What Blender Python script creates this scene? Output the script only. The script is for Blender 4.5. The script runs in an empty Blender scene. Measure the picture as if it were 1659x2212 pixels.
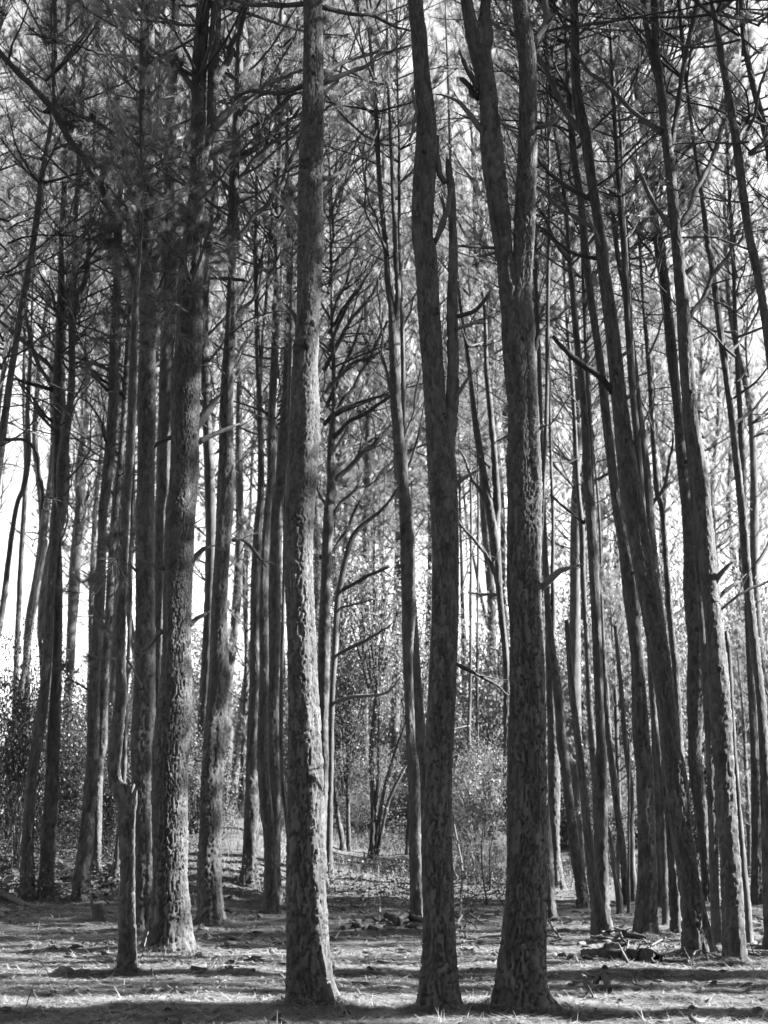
import bpy, math, random
import numpy as np
from mathutils import Vector

C = bpy.context.scene
# ------------------------------------------------------------------ camera, world, sun, exposure
PITCH = math.radians(12.0); F = 3072.0; CX, CY = 829.5, 1106.0; CAMZ = 1.5
cam_d = bpy.data.cameras.new('camera'); cam = bpy.data.objects.new('camera', cam_d)
C.collection.objects.link(cam)
cam.location = (0, 0, CAMZ); cam.rotation_euler = (math.pi / 2 + PITCH, 0, 0)
cam_d.sensor_fit = 'VERTICAL'; cam_d.sensor_height = 36.0; cam_d.sensor_width = 27.0
cam_d.lens = 36.0 * F / 2212.0
cam_d.clip_end = 2000; cam_d.clip_start = 0.1
cam_d.dof.use_dof = True; cam_d.dof.focus_distance = 12.5; cam_d.dof.aperture_fstop = 3.2
C.camera = cam

SUN_EL = math.radians(31.0)
SUN_BACK = math.radians(-3.0)                      # sun stands to the right, a little beyond the picture plane
sdir = Vector((math.cos(SUN_BACK) * math.cos(SUN_EL), -math.sin(SUN_BACK) * math.cos(SUN_EL), math.sin(SUN_EL)))
world = bpy.data.worlds.new('World'); C.world = world; world.use_nodes = True
nt = world.node_tree; nt.nodes.clear()
sky = nt.nodes.new('ShaderNodeTexSky'); sky.sky_type = 'NISHITA'; sky.sun_disc = False
sky.sun_elevation = SUN_EL; sky.sun_rotation = math.atan2(sdir.x, sdir.y)
sky.air_density = 1.35; sky.dust_density = 0.3; sky.ozone_density = 1.0
sep = nt.nodes.new('ShaderNodeRGBToBW')           # black and white film
bg = nt.nodes.new('ShaderNodeBackground'); bg.inputs['Strength'].default_value = 0.05
wo = nt.nodes.new('ShaderNodeOutputWorld')
nt.links.new(sky.outputs['Color'], sep.inputs[0]); nt.links.new(sep.outputs[0], bg.inputs['Color'])
nt.links.new(bg.outputs[0], wo.inputs['Surface'])
sl = bpy.data.lights.new('sun', 'SUN'); sl.energy = 5.0; sl.angle = math.radians(0.5); sl.color = (1, 1, 1)
sun = bpy.data.objects.new('sun', sl); C.collection.objects.link(sun)
sun.rotation_euler = sdir.to_track_quat('Z', 'Y').to_euler(); sun.location = (20, -5, 30)
C.view_settings.view_transform = 'Standard'; C.view_settings.look = 'None'
C.view_settings.exposure = 3.25; C.view_settings.gamma = 1.0; C.view_settings.use_curve_mapping = False
C.render.engine = 'CYCLES'
C.cycles.max_bounces = 5; C.cycles.diffuse_bounces = 3; C.cycles.glossy_bounces = 1
C.cycles.transmission_bounces = 3; C.cycles.transparent_max_bounces = 4
C.cycles.use_denoising = True

random.seed(7); RNG = np.random.default_rng(11)
U = random.uniform
FWD = np.array([0, math.cos(PITCH), math.sin(PITCH)]); UPV = np.array([0, -math.sin(PITCH), math.cos(PITCH)])
CAM = np.array([0, 0, CAMZ])

# ------------------------------------------------------------------ noise
def hsh(i, j, s=0):
    i = np.asarray(i).astype(np.int64); j = np.asarray(j).astype(np.int64)
    n = (i * 374761393 + j * 668265263 + s * 974711 + 1013904223) & 0xFFFFFFFF
    n = ((n ^ (n >> 13)) * 1274126177) & 0xFFFFFFFF
    n = ((n ^ (n >> 16)) * 2246822519) & 0xFFFFFFFF
    return ((n ^ (n >> 15)) & 0xFFFFFF) / float(0x1000000)
def vnoise(x, y, s=0, per=None):
    xi = np.floor(x); yi = np.floor(y); fx = x - xi; fy = y - yi
    fx = fx * fx * (3 - 2 * fx); fy = fy * fy * (3 - 2 * fy)
    x0 = xi; x1 = xi + 1
    if per: x0 = np.mod(x0, per); x1 = np.mod(x1, per)
    a = hsh(x0, yi, s); b = hsh(x1, yi, s); c = hsh(x0, yi + 1, s); d = hsh(x1, yi + 1, s)
    return (a * (1 - fx) + b * fx) * (1 - fy) + (c * (1 - fx) + d * fx) * fy

def ground(x, y):
    x = np.asarray(x, float); y = np.asarray(y, float)
    sg = lambda q: 1 / (1 + np.exp(-np.clip(q, -40, 40)))
    hgt = (.50 + 1.0 * sg((-1.9 - x) / .45) * sg((x + 5.2) / .6)) * sg((2.6 - x) / .6) + .12      # a bank, highest left of the middle
    t = np.clip((y - 23.5 - .8 * sg((x - 0) / .5)) / 7.5, 0, 1); rise = hgt * t * t * (3 - 2 * t) + .012 * np.clip(y - 31, 0, 60)
    n = (vnoise(x * .6 + 40, y * .6 + 40, 3) - .5) * .07 + (vnoise(x * 2.1 + 40, y * 2.1 + 40, 4) - .5) * .055
    n = n + (vnoise(x * 5.3 + 40, y * 5.3 + 40, 5) - .5) * .03 + (vnoise(x * 11 + 40, y * 11 + 40, 7) - .5) * .022
    b = (vnoise(x * .3 + 9, y * .3 + 9, 6) - .5) * .5 * np.clip((y - 24) / 12, 0, 1)
    return rise + n + b
def gz(x, y): return float(ground(x, y))

def ray(px, py):
    d = np.array([(px - CX) / F, 0, 0]) + FWD + UPV * ((CY - py) / F)
    return d
def onground(px, py):
    d = ray(px, py); t = 4.0
    while t < 140:
        p = CAM + d * t
        if p[2] <= gz(p[0], p[1]): break
        t += 0.05
    return CAM + d * t
def atY(px, py, Y):
    d = ray(px, py); return CAM + d * (Y / d[1])
def wpx(w, p): return w * float(np.dot(p - CAM, FWD)) / F

# ------------------------------------------------------------------ object helpers
def link(o): C.collection.objects.link(o); return o
def tag(o, label=None, cat=None, group=None, kind=None):
    if label: o['label'] = label
    if cat: o['category'] = cat
    if group: o['group'] = group
    if kind: o['kind'] = kind
    return o
def empty(name, loc, label, cat, group=None):
    o = bpy.data.objects.new(name, None); o.empty_display_size = .2; link(o); o.location = loc
    return tag(o, label, cat, group)
def obj(name, me, parent=None, loc=(0, 0, 0)):
    o = bpy.data.objects.new(name, me); link(o); o.location = loc
    if parent is not None: o.parent = parent
    return o

class MB:
    def __init__(s): s.v = []; s.f3 = []; s.f4 = []; s.n = 0; s.att = []
    def add(s, v, f3=None, f4=None, att=None):
        v = np.asarray(v, np.float32).reshape(-1, 3)
        if f3 is not None: s.f3.append(np.asarray(f3, np.int32).reshape(-1, 3) + s.n)
        if f4 is not None: s.f4.append(np.asarray(f4, np.int32).reshape(-1, 4) + s.n)
        s.v.append(v); s.n += len(v)
        s.att.append(np.full(len(v), .5, np.float32) if att is None else np.asarray(att, np.float32).ravel())
    def mesh(s, name, mat, smooth=True):
        me = bpy.data.meshes.new(name)
        v = np.concatenate(s.v); f3 = np.concatenate(s.f3) if s.f3 else np.zeros((0, 3), np.int32)
        f4 = np.concatenate(s.f4) if s.f4 else np.zeros((0, 4), np.int32)
        me.vertices.add(len(v)); me.vertices.foreach_set('co', v.ravel())
        nl = f3.size + f4.size; me.loops.add(nl)
        me.loops.foreach_set('vertex_index', np.concatenate([f3.ravel(), f4.ravel()]))
        npoly = len(f3) + len(f4); me.polygons.add(npoly)
        st = np.concatenate([np.arange(len(f3)) * 3, f3.size + np.arange(len(f4)) * 4]).astype(np.int32)
        me.polygons.foreach_set('loop_start', st)
        if smooth: me.polygons.foreach_set('use_smooth', np.ones(npoly, bool))
        a = me.attributes.new('plate', 'FLOAT', 'POINT'); a.data.foreach_set('value', np.concatenate(s.att))
        me.update(calc_edges=True); me.materials.append(mat)
        return me

def frames(P):
    T = np.gradient(P, axis=0); T /= np.linalg.norm(T, axis=1)[:, None] + 1e-9
    ref = np.array([0, 1.0, 0]) if abs(T[0][1]) < .9 else np.array([1.0, 0, 0])
    A = np.cross(T, ref); A /= np.linalg.norm(A, axis=1)[:, None] + 1e-9
    return T, A, np.cross(T, A)
def tube(mb, P, R, k=6, cap=True, att=None, rough=0):
    P = np.asarray(P, float); R = np.asarray(R, float); n = len(P)
    T, A, B = frames(P); th = np.arange(k) * 2 * math.pi / k
    rr = R[:, None] * np.ones(k)[None]
    if rough: rr = rr * (1 + rough * (RNG.random((n, k)) - .5))
    V = P[:, None] + (A[:, None] * np.cos(th)[None, :, None] + B[:, None] * np.sin(th)[None, :, None]) * rr[..., None]
    i = np.arange(n - 1)[:, None] * k; j = np.arange(k)[None]; j1 = (j + 1) % k
    f4 = np.stack([i + j, i + j1, i + k + j1, i + k + j], -1).reshape(-1, 4)
    V = V.reshape(-1, 3); f3 = None
    if cap:
        V = np.concatenate([V, P[-1:], P[:1]]); q = (n - 1) * k
        f3 = np.concatenate([np.stack([q + np.arange(k), q + (np.arange(k) + 1) % k, np.full(k, n * k)], 1),
                             np.stack([(np.arange(k) + 1) % k, np.arange(k), np.full(k, n * k + 1)], 1)])
    mb.add(V, f3, f4, None if att is None else np.full(len(V), att))
def spline(K, n):
    """Catmull-Rom through the rows of K, n samples spread by arc length."""
    K = np.asarray(K, float); m = len(K)
    if m == 2: return K[0] + (K[1] - K[0]) * np.linspace(0, 1, n)[:, None]
    E = np.vstack([2 * K[0] - K[1], K, 2 * K[-1] - K[-2]]); out = []
    for i in range(m - 1):
        p0, p1, p2, p3 = E[i:i + 4]; t = np.linspace(0, 1, 24, endpoint=(i == m - 2))[:, None]
        out.append(.5 * (2 * p1 + (p2 - p0) * t + (2 * p0 - 5 * p1 + 4 * p2 - p3) * t ** 2 + (3 * p1 - p0 - 3 * p2 + p3) * t ** 3))
    S = np.vstack(out); d = np.r_[0, np.cumsum(np.linalg.norm(np.diff(S[:, :3], axis=0), axis=1))]
    q = np.linspace(0, d[-1], n)
    return np.stack([np.interp(q, d, S[:, c]) for c in range(K.shape[1])], 1)

# ------------------------------------------------------------------ materials (greys: the picture is black and white)
def mat(name, build):
    m = bpy.data.materials.new(name); m.use_nodes = True; n = m.node_tree; n.nodes.clear()
    out = n.nodes.new('ShaderNodeOutputMaterial')
    build(n, out); return m
def N(n, t, **kw):
    x = n.nodes.new(t)
    for k, v in kw.items(): setattr(x, k, v)
    return x
def ramp(n, fac, a, b, lo=0., hi=1.):
    r = N(n, 'ShaderNodeMapRange'); n.links.new(fac, r.inputs['Value'])
    r.inputs['From Min'].default_value = lo; r.inputs['From Max'].default_value = hi
    r.inputs['To Min'].default_value = a; r.inputs['To Max'].default_value = b
    return r.outputs[0]
def mul(n, a, b, op='MULTIPLY'):
    r = N(n, 'ShaderNodeMath', operation=op)
    for i, q in enumerate((a, b)):
        if isinstance(q, (int, float)): r.inputs[i].default_value = q
        else: n.links.new(q, r.inputs[i])
    return r.outputs[0]
def noise(n, vec, scale, detail=4, rough=.6):
    t = N(n, 'ShaderNodeTexNoise'); t.inputs['Scale'].default_value = scale; t.inputs['Detail'].default_value = detail
    t.inputs['Roughness'].default_value = rough
    if vec is not None: n.links.new(vec, t.inputs['Vector'])
    return t.outputs['Fac']
def stretch(n, s):
    tc = N(n, 'ShaderNodeTexCoord'); mp = N(n, 'ShaderNodeMapping'); mp.inputs['Scale'].default_value = s
    n.links.new(tc.outputs['Object'], mp.inputs['Vector']); return mp.outputs[0]
def bark_mat(name, lo, hi, bump=.6, far=False):
    def b(n, out):
        p = N(n, 'ShaderNodeBsdfPrincipled'); p.inputs['Roughness'].default_value = .8; p.inputs['Specular IOR Level'].default_value = .25
        v = stretch(n, (1, 1, .45))
        at = N(n, 'ShaderNodeAttribute', attribute_name='plate')
        f = mul(n, mul(n, at.outputs['Fac'], .45), mul(n, noise(n, v, 9, 6, .65), .35), 'ADD')
        v2 = stretch(n, (1, 1, .6))
        f = mul(n, f, mul(n, noise(n, v2, 60, 5, .75), .42), 'ADD')
        col = ramp(n, f, lo, hi, .33, .85)
        n.links.new(col, p.inputs['Base Color'])
        bp = N(n, 'ShaderNodeBump'); bp.inputs['Strength'].default_value = bump; bp.inputs['Distance'].default_value = .012
        h = mul(n, noise(n, v2, 85, 5, .7), mul(n, noise(n, v, 28, 5, .7), 1.2), 'ADD')
        n.links.new(h, bp.inputs['Height']); n.links.new(bp.outputs[0], p.inputs['Normal'])
        n.links.new(p.outputs[0], out.inputs[0])
    return mat(name, b)
def plain_mat(name, lo, hi, scale=12, st=(1, 1, 1), rough=.8, spec=.2, trans=0., bump=0., pw=.5):
    def b(n, out):
        p = N(n, 'ShaderNodeBsdfPrincipled'); p.inputs['Roughness'].default_value = rough; p.inputs['Specular IOR Level'].default_value = spec
        v = stretch(n, st); at = N(n, 'ShaderNodeAttribute', attribute_name='plate')
        f = mul(n, mul(n, at.outputs['Fac'], pw), mul(n, noise(n, v, scale, 4), 1 - pw), 'ADD')
        col = ramp(n, f, lo, hi, .2, .8); n.links.new(col, p.inputs['Base Color'])
        if bump:
            bp = N(n, 'ShaderNodeBump'); bp.inputs['Strength'].default_value = bump; bp.inputs['Distance'].default_value = .01
            n.links.new(noise(n, v, scale * 4, 5), bp.inputs['Height']); n.links.new(bp.outputs[0], p.inputs['Normal'])
        if trans:
            t = N(n, 'ShaderNodeBsdfTranslucent'); n.links.new(col, t.inputs['Color'])
            mx = N(n, 'ShaderNodeMixShader'); mx.inputs[0].default_value = trans
            n.links.new(p.outputs[0], mx.inputs[1]); n.links.new(t.outputs[0], mx.inputs[2]); n.links.new(mx.outputs[0], out.inputs[0])
        else: n.links.new(p.outputs[0], out.inputs[0])
    return mat(name, b)
BARK = bark_mat('pine_bark', .006, .088, .85)
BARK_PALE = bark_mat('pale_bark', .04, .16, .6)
TWIG = plain_mat('twig', .02, .08, 20, (1, 1, .4))
DEADWOOD = plain_mat('bare_dead_wood', .03, .11, 14, (1, 1, .3), bump=.4)
DARKWOOD = plain_mat('rotten_wood', .008, .045, 14, (1, 1, .5), bump=.8)
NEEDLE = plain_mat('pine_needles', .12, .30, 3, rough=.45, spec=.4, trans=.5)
NEEDLE_SHADED = plain_mat('shaded_needles', .04, .13, 3, rough=.5, spec=.4, trans=.25)  # crown needles again, with the shade of the near sprays put into the colour
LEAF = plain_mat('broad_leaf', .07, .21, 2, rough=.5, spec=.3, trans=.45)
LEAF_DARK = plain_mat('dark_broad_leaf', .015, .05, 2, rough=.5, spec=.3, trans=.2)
COVER = plain_mat('cover_leaf', .03, .09, 2, rough=.6, spec=.2, trans=.25, pw=.8)
GRASS = plain_mat('dry_grass', .04, .15, 4, rough=.6, trans=.35)
LITTER = plain_mat('fallen_needles', .02, .28, 3, rough=.6, spec=.3, pw=.8)
CONE = plain_mat('pine_cone_scale', .02, .07, 30)

# ------------------------------------------------------------------ ground
def ground_build(n, out):
    p = N(n, 'ShaderNodeBsdfPrincipled'); p.inputs['Roughness'].default_value = .9; p.inputs['Specular IOR Level'].default_value = .1
    tc = N(n, 'ShaderNodeTexCoord'); v = tc.outputs['Object']
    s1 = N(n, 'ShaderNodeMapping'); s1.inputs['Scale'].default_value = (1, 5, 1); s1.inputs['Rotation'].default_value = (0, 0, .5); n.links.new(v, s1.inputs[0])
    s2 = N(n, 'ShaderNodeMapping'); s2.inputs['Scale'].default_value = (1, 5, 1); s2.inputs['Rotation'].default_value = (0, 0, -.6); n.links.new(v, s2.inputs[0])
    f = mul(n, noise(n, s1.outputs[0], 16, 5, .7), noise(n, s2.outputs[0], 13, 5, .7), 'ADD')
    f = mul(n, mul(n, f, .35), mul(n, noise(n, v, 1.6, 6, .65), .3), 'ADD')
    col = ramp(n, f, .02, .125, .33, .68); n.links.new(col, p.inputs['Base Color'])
    bp = N(n, 'ShaderNodeBump'); bp.inputs['Strength'].default_value = .9; bp.inputs['Distance'].default_value = .03
    h = mul(n, f, mul(n, noise(n, v, 34, 5, .75), .5), 'ADD')
    n.links.new(h, bp.inputs['Height']); n.links.new(bp.outputs[0], p.inputs['Normal'])
    n.links.new(p.outputs[0], out.inputs[0])
GROUND = mat('forest_floor', ground_build)
def sheet(xs, ys):
    X, Y = np.meshgrid(xs, ys); Z = ground(X, Y)
    nx = len(xs); i = np.arange(len(ys) - 1)[:, None] * nx + np.arange(nx - 1)[None]
    f = np.stack([i, i + 1, i + nx + 1, i + nx], -1).reshape(-1, 4)
    return np.stack([X, Y, Z], -1).reshape(-1, 3), f
xs = np.r_[-600, -300, -150, -90, np.arange(-60, -9, 1.5), np.arange(-9, 9.01, .06), np.arange(10, 61, 1.5), 90, 150, 300, 600]
ys = np.r_[-80, -40, np.arange(-25, 5, 2.), np.arange(5.5, 9, .25), np.arange(9, 18, .05), np.arange(18, 30, .1), np.arange(30, 90, 1.), 120, 180, 300, 500, 900]
gm = MB(); gm.add(*[sheet(xs, ys)[0]], f4=sheet(xs, ys)[1])
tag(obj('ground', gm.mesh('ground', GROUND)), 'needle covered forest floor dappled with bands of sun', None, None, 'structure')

# fallen needles lying on the floor: nobody could count them
def litter(n, y0, y1, wid, seed):
    r = np.random.default_rng(seed)
    y = y0 + (y1 - y0) * r.random(n) ** 1.5; x = (r.random(n) - .5) * 2 * (.3 * y + 1.)
    keep = r.random(n) < (.35 + .9 * vnoise(x * 1.3 + 50, y * 1.3 + 50, 21)); x, y = x[keep], y[keep]; n = len(x)
    a = r.random(n) * math.pi * 2; L = .07 + .13 * r.random(n)
    tilt = np.where(r.random(n) < .08, np.abs(r.normal(0, .25, n)), r.normal(0, .10, n)); z = ground(x, y) + .008 + .012 * r.random(n)
    d = np.stack([np.cos(a), np.sin(a), tilt], 1); p = np.stack([x, y, z], 1)
    w = np.stack([-np.sin(a), np.cos(a), np.zeros(n)], 1) * (wid * (.6 + .8 * r.random(n)))[:, None]
    e = p + d * L[:, None]; e[:, 2] = np.maximum(e[:, 2], ground(e[:, 0], e[:, 1]) + .004)
    V = np.stack([p - w, p + w, e], 1).reshape(-1, 3)
    return V, np.arange(3 * n).reshape(-1, 3), np.repeat(r.random(n), 3)
lm = MB()
for a_ in ((300000, 8.8, 16, .0024, 1), (120000, 14, 30, .0045, 2)):
    V, f, at = litter(*a_); lm.add(V, f3=f, att=at)
tag(obj('fallen_pine_needles', lm.mesh('fallen_pine_needles', LITTER, False)), 'fallen pine needles matted over the forest floor', None, None, 'stuff')

# bark flakes, cone scales and short twig ends strewn between the needles
def debris(n, seed):
    r = np.random.default_rng(seed); y = 8.8 + 19 * r.random(n) ** 1.6; x = (r.random(n) - .5) * 2 * (.3 * y + 1); keep = r.random(n) < .25 + 1.2 * (vnoise(x * .9 + 30, y * .9 + 30, 33) - .3); x, y = x[keep], y[keep]; n = len(x)
    L = (.02 + .07 * r.random(n) ** 2.5) * (1 + .25 * (y > 15)); w = L * (.2 + .5 * r.random(n) ** 2); a = r.random(n) * 6.283; h = .006 + L * .22 * r.random(n)
    d = np.stack([np.cos(a), np.sin(a), .25 * r.normal(0, 1, n)], 1); q = np.stack([-np.sin(a), np.cos(a), .35 * r.normal(0, 1, n)], 1); p = np.stack([x, y, ground(x, y) + h * .7 + .006], 1); z = np.array([0, 0, 1.])
    dl = d * L[:, None]; qw = q * w[:, None]; hz = z * h[:, None]
    V = np.stack([p - dl - qw * .4, p + dl * .8 - qw, p + dl + qw * .5, p - dl * .7 + qw, p + hz + dl * .2, p - hz], 1).reshape(-1, 3); i = np.arange(n)[:, None] * 6
    f = np.concatenate([i + np.array(t)[None] for t in ((0, 1, 4), (1, 2, 4), (2, 3, 4), (3, 0, 4), (1, 0, 5), (2, 1, 5), (3, 2, 5), (0, 3, 5))]); return V, f, np.repeat(r.random(n), 6)
dm = MB(); V, f, at = debris(9000, 44); dm.add(V, f3=f, att=at)
tag(obj('floor_debris', dm.mesh('floor_debris', TWIG, False)), 'bark flakes and bits of twig strewn over the needles', None, None, 'stuff')

# low leafy ground cover on the bank and under the shrubs
def cover(n, seed):
    r = np.random.default_rng(seed); y = 24 + 16 * r.random(n); x = (r.random(n) - .5) * 2 * (.29 * y + 1)
    m = vnoise(x * .55 + 60, y * .55 + 60, 51) * .6 + vnoise(x * 1.9 + 60, y * 1.9 + 60, 52) * .4 + .25 * (x < -3) - .12 * (x > 3); keep = m > .57 - .012 * (y - 24); x, y, m = x[keep], y[keep], m[keep]; n = len(x)
    z = ground(x, y) + r.random(n) ** 1.5 * np.clip((m - .4) * 2.2, .05, .55); a = r.normal(0, 1, (n, 3)); a[:, 2] = np.abs(a[:, 2]) * .6; a /= np.linalg.norm(a, axis=1)[:, None]
    b = np.cross(a, r.normal(0, 1, (n, 3))); b /= np.linalg.norm(b, axis=1)[:, None]; l = (.03 + .045 * r.random(n))[:, None]; p = np.stack([x, y, z], 1); w = l * .24
    V = np.stack([p, p + a * l * .5 + b * w, p + a * l, p + a * l * .5 - b * w], 1).reshape(-1, 3); return V, np.arange(4 * n).reshape(-1, 4), np.repeat(r.random(n), 4)
cm = MB(); V, f, at = cover(90000, 45); cm.add(V, f4=f, att=at)
tag(obj('ground_cover', cm.mesh('ground_cover', COVER, False)), 'low leafy ground cover on the bank under the trees', None, None, 'stuff')

# ------------------------------------------------------------------ trunks
def vor(uu, vv, nc, seed):
    ci = np.floor(uu); cj = np.floor(vv); F1 = np.full(uu.shape, 9.); F2 = F1.copy(); ID = np.zeros(uu.shape); OV = ID.copy(); OU = ID.copy()
    for di in (-1, 0, 1):
        for dj in (-1, 0, 1):
            a = np.mod(ci + di, nc); b = cj + dj
            px = ci + di + .1 + .8 * hsh(a, b, seed); py = b + .05 + .9 * hsh(a, b, seed + 1)
            d = np.abs(uu - px) ** 1.5 + np.abs(vv - py) ** 1.5; d = d ** .667; near = d < F1
            F2 = np.where(near, F1, np.minimum(F2, d)); ID = np.where(near, hsh(a, b, seed + 2), ID)
            OV = np.where(near, vv - py, OV); OU = np.where(near, uu - px, OU); F1 = np.where(near, d, F1)
    return F1, F2, ID, OU, OV
def sst(x): x = np.clip(x, 0, 1); return x * x * (3 - 2 * x)
def trunk_mesh(mb, K, seed, wide, base=True, jag=False, amp=1.0, vis=None):
    """K rows x y z r. Bark plates and fissures are displaced in the mesh; vis is the row up to which the bark shows."""
    K = np.asarray(K, float); seg = np.linalg.norm(np.diff(K[:, :3], axis=0), axis=1); L = np.sum(seg)
    rm = float(np.max(K[1:, 3])); Lv = np.sum(seg[:vis - 1]) + .4 if vis else L; Lv = min(L, Lv)
    if wide > 45: du, dz = .0092, .0125
    elif wide > 26: du, dz = .0135, .022
    elif wide > 13: du, dz = .017, .03
    else: du, dz = .04, .12
    nv = int(max(8, min(1000, Lv / dz))); k = int(max(9, 2 * math.pi * rm * .8 / du))
    q = np.linspace(0, Lv, nv)
    if L > Lv + .05: q = np.r_[q, np.linspace(Lv, L, int(max(3, (L - Lv) / .2)))[1:]]
    S0 = spline(K, 2000); d0 = np.r_[0, np.cumsum(np.linalg.norm(np.diff(S0[:, :3], axis=0), axis=1))]; q = q * d0[-1] / L
    S = np.stack([np.interp(q, d0, S0[:, c]) for c in range(4)], 1); n = len(S)
    P = S[:, :3]; R = np.maximum(S[:, 3], .006)
    s = np.r_[0, np.cumsum(np.linalg.norm(np.diff(P, axis=0), axis=1))]
    P = P + np.stack([np.sin(s * 1.9 + seed), np.cos(s * 1.6 + seed * 2), 0 * s], 1) * .007 * np.minimum(1, s)[:, None]
    T, A, B = frames(P); th = np.arange(k) * 2 * math.pi / k - math.pi / 2
    nc = max(5, int(2 * math.pi * rm / .048)); o = np.ones((n, k))
    u = (th / (2 * math.pi) * nc)[None] * o; v = np.r_[0, np.cumsum(np.diff(s) / np.interp(s[1:], [0, 2, 5], [.19, .16, .085]))][:, None] * o
    wrap = np.minimum(1, 3 * np.abs(np.sin((th + math.pi / 2) / 2)))[None]   # the seam is on the far side
    uu = u + ((vnoise(u * .8, v * .7, seed) - .5) * 1.1 + (vnoise(u * 2.6, v * 2.6, seed + 3) - .5) * .5) * wrap
    vv = v + ((vnoise(u * 1.3, v * 1.1, seed + 5) - .5) * 1.4 + (vnoise(u * 3, v * 3, seed + 4) - .5) * .5) * wrap
    F1, F2, ID, OU, OV = vor(uu, vv, nc, seed); e1 = sst((F2 - F1) / .2)
    G1, G2, ID2, OU2, OV2 = vor(uu * 2, vv * 2.3, nc * 2, seed + 50); e2 = sst((G2 - G1) / .3)
    fine = vnoise(u * 5, v * 7, seed + 8) - .5
    low = np.clip(1.3 - s / 6.5, .48, 1.2)[:, None]          # bark is coarser low down
    big = np.clip(R / .15, .2, 1.3)[:, None] ** .65
    h = (.030 * (e1 - .88) * (.6 + .8 * ID) + .010 * (OV * (ID - .25) + OU * (ID2 - .5)) * e1 + .007 * (ID - .5)) * low
    h = h + (.0046 * (e2 - .75) * (.4 + ID2) + .0045 * OV2 * (ID2 - .2)) * (1.6 - .75 * low) + .004 * fine
    h = h * big * amp
    h = h + (vnoise(th[None] * 1.6 + 0 * u, s[:, None] * 1.1 + 0 * u, seed + 9) - .5) * .05 * R[:, None] / .15 * wrap
    lobe = 0
    if base:
        f = np.exp(-s / .32)[:, None]; nl = 3 + seed % 3; R = R * (1 + .20 * np.exp(-s / .10))
        lobe = f * (.13 * np.cos(nl * th + seed)[None] + .10 * np.cos((nl * 2 + 1) * th + seed * 3)[None])
    rr = R[:, None] * (1 + lobe) + h
    V = P[:, None] + (A[:, None] * np.cos(th)[None, :, None] + B[:, None] * np.sin(th)[None, :, None]) * rr[..., None]
    if jag: V[-1, :, 2] += (hsh(np.arange(k) // 2, 3, seed) - .3) * R[-1] * 3; V[-2, :, 2] += (hsh(np.arange(k) // 2, 5, seed) - .5) * R[-1]
    i = np.arange(n - 1)[:, None] * k; j = np.arange(k)[None]; j1 = (j + 1) % k
    f4 = np.stack([i + j, i + j1, i + k + j1, i + k + j], -1).reshape(-1, 4); q = (n - 1) * k
    f3 = np.stack([q + np.arange(k), q + (np.arange(k) + 1) % k, np.full(k, n * k)], 1)
    at = np.r_[(ID * .6 + ID2 * .3 + .05 + .2 * fine).ravel(), .5]
    top = P[-1:] - np.array([[0, 0, R[-1] * (.8 if jag else 0)]])
    mb.add(np.vstack([V.reshape(-1, 3), top]), f3, f4, at)
    return P, R

# ------------------------------------------------------------------ branches and needles
def rot_about(v, ax, a):
    ax = ax / np.linalg.norm(ax); return v * math.cos(a) + np.cross(ax, v) * math.sin(a) + ax * np.dot(ax, v) * (1 - math.cos(a))
def grow(p, d, L, r, n, up, wig, rng):
    """A curved branch path: bends upward by `up` and wanders by `wig`."""
    P = [np.array(p, float)]; d = np.array(d, float); d /= np.linalg.norm(d)
    for i in range(n):
        d = d + np.array([0, 0, up / n]) + rng.normal(0, wig, 3) / n ** .5; d /= np.linalg.norm(d); P.append(P[-1] + d * L / n)
    return np.array(P), r * np.linspace(1, .28, n + 1)
def tufts(mb, Cn, Ax, n, L, w, spread, rng):
    """n needles at every point of Cn, each one triangle, fanned about Ax."""
    M = len(Cn)
    if M == 0: return
    Cn = np.repeat(np.asarray(Cn), n, 0); Ax = np.repeat(np.asarray(Ax), n, 0)
    d = Ax + rng.normal(0, spread, (M * n, 3)); d /= np.linalg.norm(d, axis=1)[:, None]
    LL = L * (.65 + .5 * rng.random(M * n)); c = Cn - Ax * (rng.random(M * n) * .10)[:, None]
    e = c + d * LL[:, None]; e[:, 2] -= .10 * LL
    sd = np.cross(d, rng.normal(0, 1, (M * n, 3))); sd /= np.linalg.norm(sd, axis=1)[:, None] + 1e-9
    V = np.stack([c - sd * w, c + sd * w, e], 1).reshape(-1, 3)
    mb.add(V, f3=np.arange(3 * M * n).reshape(-1, 3), att=np.repeat(np.repeat(rng.random(M), n) * .7 + .3 * rng.random(M * n), 3))
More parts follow.
